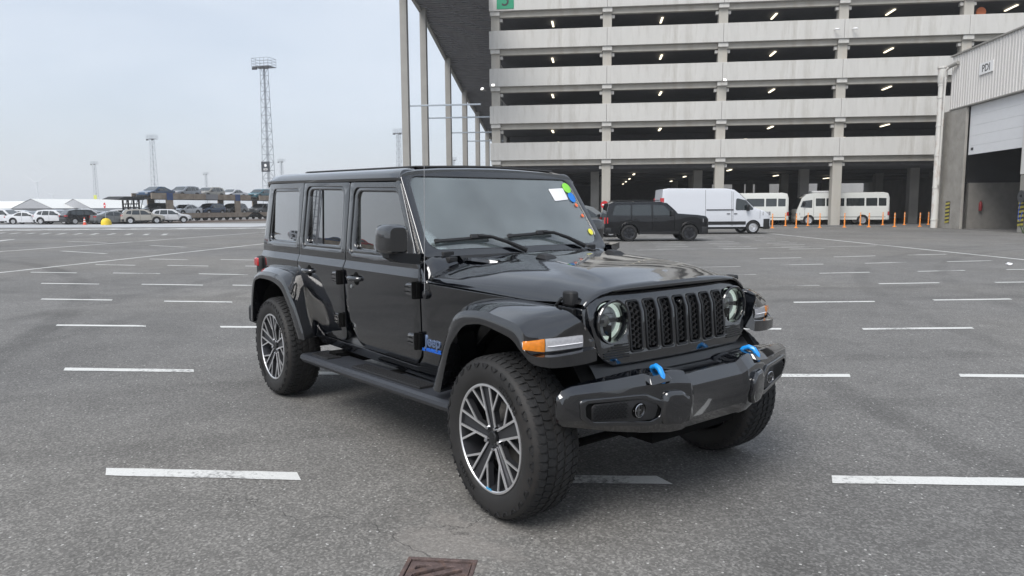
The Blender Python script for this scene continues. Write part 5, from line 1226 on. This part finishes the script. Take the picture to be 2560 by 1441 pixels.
for nm, mt_, pts, off in (('paper_sheet', PAPER, rpoly([(.43, 1.64), (.443, 1.556), (.582, 1.567), (.578, 1.648)], .006, 2), -.005), ('round_green_sticker', GRN, circ(.615, 1.648, .038, 24, .036), -.001), ('round_blue_sticker', BLS, circ(.626, 1.582, .032, 24, .036), -.0025), ('orange_sticker', ORS, circ(.636, 1.525, .013, 14), -.001), ('orange_sticker', ORS, circ(.650, 1.451, .012, 14), -.001), ('yellow_sticker', YEL, circ(.655, 1.338, .021, 16), -.001)):
    plate(nm, pts, [], .0015, .0002, wmap(off), mt_, wg_, cutu=CUW)
# wipers
def wpt(y, z, off): return wmap(off)(y, z, 0)
for (ya, za), (yb_, zb_), (yp, zp), (ym_, zm) in (((-.651, 1.306), (-.245, 1.322), (-.03, 1.248), (-.352, 1.322)), ((-.119, 1.322), (.286, 1.336), (.498, 1.256), (.168, 1.333))):
    o = MB(); o.bar(wpt(ya, za, .012), wpt(yb_, zb_, .012), .018, .016, up=(.8, 0, .57)); o.bar(wpt(ya, za, .012), wpt(ya+.03, za+.001, .014), .026, .020, up=(.8, 0, .57)); wp = o.build('wiper_blade', PLA, jp, smooth=False, bev=.003)
    o = MB(); o.tube([wpt(ym_, zm, .028), wpt(lerp(ym_, yp, .25), lerp(zm, zp, .12), .034), wpt(lerp(ym_, yp, .6), lerp(zm, zp, .55), .03), (wsx(yp, zp)+.035, yp, zp-.008)], [.009, .010, .012, .016], 8); o.box(*[0]*6) if False else None
    o.build('wiper_arm', PLA, wp)
    o = MB(); o.bar(wpt(ym_-.05, zm, .02), wpt(ym_+.05, zm+.001, .02), .03, .016, up=(.8, 0, .57)); o.build('wiper_clip', PLA, wp, smooth=False, bev=.004)
# dark scuttle strip below the glass
o = MB(); o.loft([[(-.885, y, 1.222), (-.845, y, 1.226), (-.80, y, hood_z(-.80, y)+.001)] for y in np.linspace(-.52, .52, 12)], False); o.build('scuttle_strip', PLA, jp, recalc=False)

# roof
o = MB(); rings = []
for x in [-3.66, -3.655, -3.63, -3.58, -3.5, -3.3, -3.0, -2.6, -2.2, -1.8, -1.5, -1.35, -1.27, -1.225, -1.205, -1.20]:
    ze = 1.731+(x+3.55)*(-.0225) if x < -1.5 else 1.731+2.05*(-.0225)-(x+1.5)*.022
    e = max(0, (-3.45-x)/.21); f_ = max(0, (x+1.32)/.12)
    ye = ys(x, ze)+.006-.02*e*e; dz = -.05*e*e-.020*f_*f_; h = 1-.55*max(0, e-.6)/.4
    pts = [(ye-.02, ze-.004), (ye, ze), (ye+.004, ze+.018), (ye-.003, ze+.034), (ye-.022, ze+.056), (ye-.06, ze+.072), (ye-.13, ze+.083), (.42, ze+.094), (.2, ze+.102), (0, ze+.105)]
    pts = [(a, ze+(b-ze)*h+dz*(b > ze+.03)) for a, b in pts]
    rings.append([(x, -a, b) for a, b in pts]+[(x, a, b) for a, b in pts[::-1][1:]])
o.loft(rings, True, True); o.build('hard_top', BLK, jp, ang=30)
o = MB(); rows = []
for x in (-3.05, -3.04, -2.6, -2.2, -1.8, -1.45, -1.265, -1.25):
    ze = 1.731+(x+3.55)*(-.0225) if x < -1.5 else 1.731+2.05*(-.0225)-(x+1.5)*.022
    d_ = .006 if -3.045 < x < -1.26 else -.004
    rows.append([(x, y*1.0, ze+zz+d_*(1 if abs(y) < .565 else -.3)) for y, zz in ((-.575, .088), (-.56, .09), (-.42, .094), (-.2, .102), (0, .105), (.2, .102), (.42, .094), (.56, .09), (.575, .088))])
o.loft(rows, False); o.build('fabric_roof_panel', mat('roof_fabric', (.018, .018, .019), .85, bump=.4, bscale=700), jp, ang=30)
# rear body
plate('tailgate', rpoly([(-.755, .60), (.755, .60), (.745, 1.10), (.675, 1.72), (-.675, 1.72), (-.745, 1.10)], .02, 2), [rpoly([(-.62, 1.20), (.62, 1.20), (.58, 1.66), (-.58, 1.66)], .06, 5)[::-1]], .03, .004, lambda u, v, w_: (-3.60-w_+(v-.6)*.04, u, v), BLK, jp)
plate('rear_window', rpoly([(-.64, 1.18), (.64, 1.18), (.60, 1.68), (-.60, 1.68)], .06, 5), [], .004, .0005, lambda u, v, w_: (-3.615-w_+(v-.6)*.04, u, v), TGL, jp, ang=6)
o = MB(); o.box(-3.80, -3.60, -.86, .86, .50, .66); o.build('rear_bumper', PLA, jp, bev=.03)
for s in (-1, 1):
    o = MB(); o.box(-3.70, -3.60, *sorted((s*.62, s*.80)), .88, 1.10); tl = o.build('tail_lamp', PLA, jp, bev=.02)
    o = MB(); o.box(-3.715, -3.62, *sorted((s*.66, s*.812)), 1.01, 1.085); o.build('tail_lens', REDL, tl, bev=.012)
# cabin
cab = []
o = MB(); o.box(-3.58, -.98, -.72, .72, .55, .60); o.box(-3.58, -3.5, -.70, .70, .6, 1.22); o.build('cabin_floor', DARKIN, jp, smooth=False)
o = MB(); o.box(-3.55, -1.3, -.66, .66, 1.735, 1.745); o.build('headliner', mat('headliner_cloth', (.30, .30, .29), .9), jp, smooth=False)
o = MB(); o.loft([[(-.93, y, 1.17), (-1.05, y, 1.19), (-1.20, y, 1.16), (-1.24, y, 1.08), (-1.20, y, .9), (-.93, y, .9)] for y in (-.70, .70)], True, True); da = o.build('dashboard', DARKIN, jp, ang=30)
o = MB(); o.hexa([(-1.0, .30, 1.192), (-1.0, .50, 1.192), (-1.13, .47, 1.188), (-1.13, .28, 1.188), (-1.0, .30, 1.194), (-1.0, .50, 1.194), (-1.13, .47, 1.190), (-1.13, .28, 1.190)]); o.build('document', PAPER, da, smooth=False)
o = MB(); ring = [(.185*math.cos(a), .185*math.sin(a)) for a in np.linspace(0, 2*PI, 25)[:-1]]
o.loft([[(-1.32-.30*v*.5+.018*math.cos(b)*.5, .37+u*(1+.09*math.cos(b)), 1.12+v*.92+.018*math.sin(b)) for b in np.linspace(0, 2*PI, 7)[:-1]] for u, v in ring+[ring[0]]], True); o.bar((-1.30, .20, 1.12), (-1.30, .54, 1.12), .04, .03); o.build('steering_wheel', DARKIN, da)
for y in (-.37, .37):
    for x in (-1.72, -2.62):
        o = MB(); o.box(x-.05, x+.45, y-.24, y+.24, .66, .84); st_ = o.build('seat_cushion', DARKIN, jp, bev=.05)
        o = MB(); o.hexa([(x-.14, y-.23, .82), (x+.02, y-.23, .82), (x+.02, y+.23, .82), (x-.14, y+.23, .82), (x-.28, y-.19, 1.36), (x-.18, y-.19, 1.36), (x-.18, y+.19, 1.36), (x-.28, y+.19, 1.36)]); o.build('seat_back', DARKIN, st_, bev=.04)
        o = MB(); o.box(x-.30, x-.20, y-.12, y+.12, 1.38, 1.54); o.build('head_rest', DARKIN, st_, bev=.04)
o = MB()
for s in (-1, 1):
    o.tube([(-1.88, s*.62, .6), (-1.90, s*.62, 1.6), (-1.95, s*.60, 1.70)], .04, 8); o.tube([(-2.75, s*.62, .6), (-2.77, s*.60, 1.68)], .04, 8); o.tube([(-1.25, s*.60, 1.68), (-3.4, s*.60, 1.71)], .035, 8)
o.tube([(-1.95, -.60, 1.70), (-1.95, .60, 1.70)], .035, 8); o.build('roll_bars', DARKIN, jp)

# grille
def gx(z): return .404-(z-.814)*.10 if z < 1.0 else .3854-(z-1.0)*.43
def gmap(off=0.): return lambda u, v, w_: (gx(v)-.035*(u/.6)**2+.008+w_+off, u, v)
gout = rpoly([(-.50, 1.106), (.50, 1.106), (.598, 1.075), (.607, .98), (.562, .81), (.485, .762), (-.485, .762), (-.562, .81), (-.607, .98), (-.598, 1.075)], [.06, .06, .05, .15, .08, .05, .05, .08, .15, .05], 5)
slot_h = [rpoly([(k*.108-.040, .816), (k*.108+.040, .816), (k*.108+.040, 1.058), (k*.108-.040, 1.058)], .017, 4)[::-1] for k in range(-3, 4)]
HLY, HLZ, HLR = .4665, .968, .101
CG = [.9, .95, 1.0, 1.03, 1.06, 1.09]; CGU = [-.55+.1*k for k in range(12)]
gr_ = plate('grille', gout, slot_h+[circ(-HLY, HLZ, HLR-.004, 40)[::-1], circ(HLY, HLZ, HLR-.004, 40)[::-1]], .04, .008, gmap(), BLK, jp, cutu=CGU, cutv=CG, ang=25)
for k in range(-3, 4):
    c = k*.108
    plate('grille_slot', rpoly([(c-.043, .812), (c+.043, .812), (c+.043, 1.062), (c-.043, 1.062)], .020, 4), [rpoly([(c-.034, .821), (c+.034, .821), (c+.034, 1.053), (c-.034, 1.053)], .013, 4)[::-1]], .02, .0035, gmap(.006), PLG, gr_, cutv=(1.0,), ang=35)
    o = MB()
    for i in range(8):
        z = .842+i*.0275
        if k == 0 and i > 6: continue
        for sgn in (-1, 1):     # honeycomb: short slanted ribs
            X_ = lambda z_: gx(z_)-.006
            o.bar((X_(z), c+sgn*.032, z), (X_(z), c+sgn*.017, z), .004, .014, up=(1, 0, 0)); o.bar((X_(z), c+sgn*.017, z), (X_(z+.011), c+sgn*.011, z+.011), .004, .014, up=(1, 0, 0)); o.bar((X_(z), c+sgn*.017, z), (X_(z-.011), c+sgn*.011, z-.011), .004, .014, up=(1, 0, 0))
        o.bar((X_(z+.0137), c-.011, z+.0137), (X_(z+.0137), c+.011, z+.0137), .004, .010, up=(1, 0, 0))
    tag(o.build('honeycomb', PLA, gr_, smooth=False), kind='stuff')
o = MB(); o.rev([(0, .022), (.012, .022), (.016, .012), (.016, 0)], (gx(1.03)+.0, 0, 1.028), ax='x', n=16); o.build('front_camera', BLK, gr_)
o = MB(); o.loft([[(gx(z)-.04, y, z) for z in (.80, .95, 1.0, 1.08)] for y in (-.38, .38)], False); o.build('grille_backing', BLACK, gr_, recalc=False)
o = MB(); o.loft([[(gx(z)+.016-.035*(y/.6)**2, y, z) for z in (1.088, 1.098, 1.104)] for y in np.linspace(-.46, .46, 20)], False)
for s in (-1, 1):    # ribbed lower corners
    for i in range(6):
        z = .800+i*.012; o = MB(); y1 = .382; y2 = .535-.0*i if i < 3 else .505-.02*(i-3)
        o.bar((gx(z)+.012-.035*(y1/.6)**2, s*y1, z), (gx(z)+.012-.035*(y2/.6)**2, s*y2, z), .005, .005); o.build('corner_rib', PLG, gr_, smooth=False)
    # headlamp
    hx = gx(HLZ)-.035*(HLY/.6)**2+.008
    hl = E('headlight', (hx, s*HLY, HLZ), 0, jp)
    o = MB(); o.rev([(HLR+.004, -.004), (HLR+.006, .006), (HLR+.002, .012), (HLR-.006, .010), (HLR-.012, -.010), (HLR-.014, -.09)], ax='x', n=48); o.build('bezel', BLK, hl)
    o = MB(); o.rev([(HLR-.012, -.088), (0, -.092)], ax='x', n=40); o.build('lamp_bowl', BLACK, hl)
    o = MB(); [o.rev([(.089, -.048), (.089, -.038), (.074, -.032), (.071, -.048)], ax='x', n=44, a0=R(a_), a1=R(a_+160)) for a_ in (10, 190)]; o.build('halo_ring', HALO, hl)
    o = MB(); o.rev([(.072, -.046), (.060, -.066), (.03, -.076), (0, -.078)], ax='x', n=36); o.build('reflector', LENSG, hl)
    o = MB(); o.rev([(0, -.034), (.016, -.036), (.028, -.048), (.031, -.078)], (0, 0, 0), ax='x', n=24); o.build('projector', mat('projector_lens', (.12, .115, .11), .05, coat=1.), hl)
    o = MB(); o.box(-.07, -.040, -.068, .068, -.009, .009); o.box(-.065, -.044, -.05, .05, .032, .035); o.build('lamp_divider', DGR, hl, bev=.002)
    o = MB(); o.rev([(0, -.006), (.04, -.008), (.07, -.015), (HLR-.012, -.028)], ax='x', n=40); o.build('lamp_cover', CGL, hl, recalc=False)
# valance under the grille
o = MB(); o.loft([[(gx(.77)-.02-.035*(y/.6)**2, y, .775), (gx(.77)+.0-.035*(y/.6)**2, y, .755), (.44-.04*(y/.6)**2, y, .72), (.42-.04*(y/.6)**2, y, .66), (.30, y, .60)] for y in np.linspace(-.60, .60, 14)], False); o.build('lower_valance', PLG, jp, recalc=False)

# front bumper
SEC = {0: [(.36, .712), (.55, .720), (.590, .7215), (.634, .671), (.644, .60), (.634, .52), (.60, .462), (.36, .455)],
 .195: [(.36, .712), (.55, .720), (.590, .7215), (.634, .671), (.644, .60), (.634, .52), (.60, .462), (.36, .455)],
 .225: [(.36, .715), (.55, .745), (.598, .742), (.650, .690), (.658, .60), (.642, .51), (.60, .455), (.36, .455)],
 .30: [(.36, .715), (.53, .758), (.590, .752), (.632, .700), (.640, .60), (.628, .50), (.59, .455), (.36, .455)],
 .44: [(.34, .715), (.50, .762), (.558, .750), (.592, .705), (.602, .62), (.592, .525), (.55, .470), (.34, .47)],
 .62: [(.36, .705), (.46, .742), (.512, .738), (.543, .702), (.553, .62), (.543, .55), (.50, .500), (.30, .49)],
 .80: [(.38, .69), (.42, .722), (.455, .728), (.492, .702), (.498, .63), (.490, .58), (.45, .540), (.38, .53)],
 .85: [(.425, .68), (.43, .706), (.445, .716), (.470, .696), (.476, .63), (.468, .585), (.45, .555), (.425, .55)],
 .872: [(.430, .67), (.435, .690), (.445, .697), (.456, .683), (.462, .63), (.456, .595), (.445, .575), (.430, .565)],
 .880: [(.433, .655), (.436, .675), (.441, .682), (.446, .672), (.450, .63), (.446, .61), (.441, .60), (.433, .59)]}
ky = sorted(SEC); rings = []
for y in sorted({-k for k in ky} | set(ky)): rings.append([(a, y, b) for a, b in SEC[abs(y)]])
o = MB(); o.loft(rings, True, True); bmp = o.build('front_bumper', BLK, jp, ang=22, bev=.004)
def bx(y, z):
    a = abs(y); ks = ky; f_ = np.interp(a, ks, [SEC[k][4][0] for k in ks]); t_ = np.interp(a, ks, [SEC[k][3][0] for k in ks]); b_ = np.interp(a, ks, [SEC[k][5][0] for k in ks])
    zt = np.interp(a, ks, [SEC[k][3][1] for k in ks]); zm_ = np.interp(a, ks, [SEC[k][4][1] for k in ks]); zb = np.interp(a, ks, [SEC[k][5][1] for k in ks])
    return float(np.interp(z, [zb, zm_, zt], [b_, f_, t_]))
CB = [.3+.05*k for k in range(13)]
for s in (-1, 1):
    bm = lambda off: (lambda u, v, w_: (bx(u, v)+w_+off, s*u, v))
    cuts = dict(cutu=CB, cutv=(.55, .60, .63, .66), ang=30)
    hexo = rpoly([(.80, .675), (.47, .668), (.385, .628), (.365, .59), (.372, .535), (.44, .515), (.74, .552), (.79, .59)], .02, 4)
    hexi = rpoly([(.775, .655), (.50, .648), (.42, .615), (.395, .59), (.40, .556), (.45, .538), (.73, .57), (.765, .598)], .02, 4)
    plate('fog_bezel', hexo, [hexi[::-1]], .012, .004, bm(.010), BLK, bmp, **cuts)
    plate('fog_recess', hexi, [], .004, .001, bm(.001), BLACK, bmp, cutu=CB)
    inner = rpoly([(.735, .64), (.56, .642), (.56, .552), (.725, .575)], .012, 3)
    fm = plate('air_mesh_panel', rpoly([(.745, .648), (.435, .648), (.415, .60), (.425, .548), (.56, .542), (.735, .565)], .02, 4), [circ(.511, .597, .036, 28)[::-1]], .006, .002, bm(.007), PLA, bmp, **cuts)
    o = MB()
    for i in range(8):
        for j in range(9):
            u = .57+j*.0195+(.0097 if i % 2 else 0); v = .572+i*.0095
            if u > .728: continue
            x_ = bx(u, v)+.009; o.bar((x_, s*(u-.006), v), (x_, s*(u+.006), v+.0035), .0028, .004, up=(1, 0, 0)); o.bar((x_, s*(u+.006), v+.0035), (x_, s*(u+.0115), v), .0028, .004, up=(1, 0, 0))
    tag(o.build('mesh_grid', PLG, fm, smooth=False), kind='stuff')
    plate('bumper_horn', rpoly([(.380, .672), (.295, .668), (.250, .635), (.240, .549), (.280, .500), (.375, .508), (.395, .56), (.392, .63)], .03, 4), [], .05, .018, bm(.026), BLK, bmp, cutu=(.3, .35), ang=30)
    fx_ = bx(.511, .597)
    fl = E('fog_lamp', (fx_, s*.511, .597), 0, jp)
    o = MB(); o.rev([(.031, .010), (.032, .013), (.030, .014), (.028, .004), (.018, -.012), (0, -.016)], ax='x', n=30); o.build('fog_reflector', CHR, fl)
    o = MB(); o.rev([(0, .014), (.018, .013), (.029, .010)], ax='x', n=28); o.build('fog_glass', CGL, fl, recalc=False)
    o = MB(); o.box(-.01, .006, -.003, .003, -.026, .026); o.box(-.01, .005, -.024, .024, -.003, .003); o.build('fog_divider', SILF, fl, smooth=False)
    # tow hook
    o = MB(); o.tube([(.505, s*.350, .735), (.525, s*.357, .764), (.553, s*.364, .775), (.580, s*.369, .766), (.600, s*.373, .740), (.603, s*.373, .705)], [.011, .0115, .0125, .0135, .0135, .012], 10, up=(0, 1, 0)); o.build('tow_hook', BLUEM, bmp)
    o = MB(); o.hexa([(.585, s*.32, .725), (.66-.03, s*.33, .715), (.645-.03, s*.46, .705), (.56, s*.46, .725), (.575, s*.33, .752), (.60, s*.34, .748), (.59, s*.44, .742), (.55, s*.45, .752)]); o.build('hook_plate', BLK, bmp, ang=30, bev=.005)
# axles and frame
o = MB()
for s in (-1, 1): o.box(-3.7, .45, *sorted((s*.36, s*.44)), .42, .52)
for x in (0, -3.008): o.tube([(x, -.72, .40), (x, .72, .40)], .045, 10); o.rev([(0, -.13), (.12, -.10), (.13, 0), (.12, .10), (0, .13)], (x, .1, .38), n=16)
o.box(-2.3, -.9, -.30, .30, .30, .45); o.box(.15, .5, -.32, .32, .38, .50); o.tube([(.18, -.6, .34), (.22, .6, .36)], .022, 8)
o.build('chassis_frame', BLACK, jp)
for s in (-1, 1):
    for cx in (0, -3.008):
        o = MB(); rows = [[(cx+.46*math.cos(a), s*y, .46+.46*math.sin(a)) for y in (.44, .86 if cx else .68)] for a in np.linspace(R(25), R(178), 16)]
        o.loft(rows, False); o.add([(cx-.46, s*.46, .45), (cx+.36, s*.46, .45), (cx+.36, s*.46, .95), (cx-.46, s*.46, .95)], [(0, 1, 2, 3)]); o.build('wheel_liner', BLACK, jp, recalc=False)
# antenna
o = MB(); o.rev([(0, -.802), (.024, -.800), (.028, -.785), (.028, -.76)], (-.79, 0, 1.018), n=16); an = o.build('antenna_base', PLG, jp)
o = MB(); o.tube([(-.79, -.798, 1.02), (-.785, -.80, 1.045), (-.775, -.79, 1.88)], [.005, .0022, .0013], 6); o.build('antenna_mast', mat('antenna_grey', (.30, .30, .31), .4), an)

# ---------------------------------------------------------------- wheels of the big car
def big_wheel():
    Rt = .405; root = E('wheel')
    t = MB()
    prof = [(.262, .10), (.266, .118), (.275, .125), (.30, .134), (.335, .1385), (.36, .134), (.376, .125), (.385, .112), (.390, .092), (.393, .05), (.394, 0), (.393, -.05), (.390, -.092), (.385, -.112), (.376, -.125), (.36, -.134), (.335, -.1385), (.30, -.134), (.275, -.125), (.266, -.118), (.262, -.10)]
    t.rev(prof, n=96)
    ty = t.build('tyre', RUBW, root, ang=50)
    tr = MB()
    def tm_(u, v, h):     # u along the circumference (m at R), v across, h height
        a = u/Rt; av = abs(v)
        if av < .108: y = v*.9; r_ = .3925-.004*(av/.108)**2; nr, ny = 1, 0
        else:
            d_ = av-.108; y = math.copysign(.0972+d_*.72, v); r_ = .3885-d_*.68; nr, ny = .55, .83*math.copysign(1, v)
        r_ += h*nr; y += h*ny
        return (r_*math.cos(a), y, r_*math.sin(a))
    NP = 60; p = 2*PI*Rt/NP; G_ = .003
    for i in range(NP):
        u0 = i*p
        # centre: three rows of slanted hexagonal blocks
        for v0, off, sk, wv in ((0, .0, .010, .042), (-.054, .5, -.011, .050), (.054, .5, .011, .050)):
            c = u0+off*p; a = p/2-G_; w2 = wv/2-.002
            pts = [(c-a-sk*.6, v0-w2), (c+a*.3-sk, v0-w2), (c+a, v0-w2*.2), (c+a+sk*.6, v0+w2), (c-a*.3+sk, v0+w2), (c-a, v0+w2*.2)]
            tr.prism(pts, tm_, -.004, .0085)
        for sg in (-1, 1):   # shoulder blocks wrapping on to the sidewall, alternating long and short
            ln = .152 if i % 2 else .138; c = u0+(.0 if sg > 0 else .25)*p; a = p/2-.004
            q_ = [(c-a, sg*.084), (c+a*.8, sg*.081), (c+a, sg*.100), (c+a, sg*.109), (c+a*.85, sg*ln), (c-a*.85, sg*ln), (c-a, sg*.109), (c-a*1.05, sg*.100)]
            n0 = len(tr.v); tr.prism(q_, tm_, -.004, .0085)
    trd = tr.build('tread_blocks', RUB, ty, smooth=False); tag(trd, kind='stuff')
    # sidewall lugs (both faces)
    lg = MB()
    for i in range(NP//2):
        a = (i+.5)*2*PI/(NP/2)
        for sg in (-1, 1):
            for k_, (a1, r1, a2, r2) in enumerate(((-.045, .368, .0, .350), (.0, .350, .055, .350), (.055, .350, .075, .368))):
                y1 = sg*(.1375 if r1 > .36 else .1395); y2 = sg*(.1375 if r2 > .36 else .1395)
                lg.bar((r1*math.cos(a+a1), y1-sg*.003, r1*math.sin(a+a1)), (r2*math.cos(a+a2), y2-sg*.003, r2*math.sin(a+a2)), .006, .008, up=(0, 1, 0))
    tag(lg.build('sidewall_lugs', RUB, ty, smooth=False), kind='stuff')
    def arc(body, ang0, r0=.302, size=.036):
        def f(u, v, w_):
            a = ang0-u/r0; rr = r0+v; return (-(rr)*math.cos(a)*-1, -(.1385+.0012+w_)+.0, rr*math.sin(a))
        return text('tyre_lettering', body, size, f, RUB, ty, depth=.003, spacing=1.15, bold=.001)
    arc('GENERAL', R(52)); arc('GRABBER', R(232)); 
    # rim
    o = MB(); o.rev([(.262, -.118), (.268, -.121), (.2665, -.126), (.258, -.127), (.2535, -.122)], n=80); rim = o.build('rim', SIL, root)
    o = MB(); o.rev([(.2535, -.121), (.246, -.09), (.240, -.02), (.238, .09)], n=64); o.build('rim_barrel', DGR, rim, recalc=False)
    sp = MB(); dk = MB()
    for k in range(5):
        a = R(97)+k*2*PI/5; d = Vector((math.cos(a), 0, math.sin(a))); tv = Vector((-math.sin(a), 0, math.cos(a)))
        def P3(r_, t_, y): return d*r_+tv*t_+Vector((0, y, 0))
        # recessed dark pocket
        dk.add([P3(.045, -.018, -.088), P3(.045, .018, -.088), P3(.252, .034, -.108), P3(.252, -.034, -.108)], [(0, 1, 2, 3)])
        for sg in (-1, 1):
            p0, p1 = P3(.050, sg*.024, -.095), P3(.254, sg*.038, -.120)
            sp.bar(p0, p1, .0115, .006, up=(0, 1, 0)); dk.bar(p0+Vector((0, .018, 0)), p1+Vector((0, .018, 0)), .009, .030, up=(0, 1, 0))
            b0 = P3(.135, sg*.031, -.106); aa = a+sg*R(26); b1 = Vector((math.cos(aa)*.254, -.120, math.sin(aa)*.254))
            sp.bar(b0, b1, .0105, .006, up=(0, 1, 0)); dk.bar(b0+Vector((0, .018, 0)), b1+Vector((0, .018, 0)), .009, .030, up=(0, 1, 0))
        c = MB(); ln_ = P3(.0575, 0, 0); aa = a+R(36); c.rev([(0, -.112), (.0085, -.110), (.0105, -.104), (.0105, -.085)], (math.cos(aa)*.057, 0, math.sin(aa)*.057), n=12); c.build('lug_nut', CHR, root)
    sp.build('spokes', SIL, rim, smooth=False); dk.build('spoke_backs', DGR, rim, smooth=False, recalc=False)
    o = MB(); o.rev([(0, -.103), (.028, -.103), (.033, -.099), (.036, -.08)], n=30); cp = o.build('hub_cap', PLG, root)
    text('cap_lettering', 'Jeep', .018, lambda u, v, w_: (u, -.1035-w_, v), DGR, cp, depth=.001)
    o = MB(); o.rev([(.036, -.086), (.062, -.088), (.072, -.080), (.075, -.05)], n=30); o.build('hub', DGR, root)
    o = MB(); o.rev([(.06, -.03), (.165, -.03), (.165, -.01), (.06, -.01)], n=40, closed_prof=True); o.build('brake_disc', mat('brake_iron', (.18, .17, .16), .4, .8), root)
    o = MB(); o.rev([(.10, -.045), (.19, -.045), (.19, .03), (.10, .03)], n=10, a0=R(20), a1=R(75), closed_prof=True); o.build('brake_caliper', DGR, root)
    o = MB(); o.rev([(0, .0), (.24, .0)], n=30); o.build('back_plate', BLACK, root, recalc=False)
    return root
bw = big_wheel()
for i, (x, s, st_) in enumerate([(0, -1, -2), (-3.008, -1, 0), (0, 1, -3), (-3.008, 1, 0)]):
    r_ = bw if i == 0 else copy_tree(bw)
    r_.parent = jp; r_.location = (x, s*.799, .3995); r_.rotation_euler = (0, R(8)*i, (0 if s < 0 else PI)+R(st_))
sw = copy_tree(bw, None); sw.name = 'spare_wheel'; sw.parent = jp; sw.location = (-3.76, .05, 1.0); sw.rotation_euler = (0, 0, -PI/2)
# blue dab of paint on the front rim
o = MB(); o.box(-.022, .022, -.126, -.1235, -.256, -.247)
dab = o.build('paint_dab', mat('dab_blue', (.04, .30, .55), .5), bw, smooth=False)

# road grime specks on the bodywork would be too small to build: the paint keeps a faint dust in its roughness

# ================================================================== HAZE
if HAZE:
    hz = MB(); hz.box(-2200, 400, -400, 2400, -1.5, 96); M = bpy.data.materials.new('haze_air'); M.use_nodes = True; t = M.node_tree
    for x in list(t.nodes):
        if x.type == 'BSDF_PRINCIPLED': t.nodes.remove(x)
    pv = t.nodes.new('ShaderNodeVolumePrincipled'); pv.inputs['Color'].default_value = (.98, .99, 1, 1); pv.inputs['Density'].default_value = HAZE; pv.inputs['Anisotropy'].default_value = .2
    t.links.new(pv.outputs[0], [x for x in t.nodes if x.type == 'OUTPUT_MATERIAL'][0].inputs['Volume'])
    tag(hz.build('haze', M, None, smooth=False), kind='stuff')
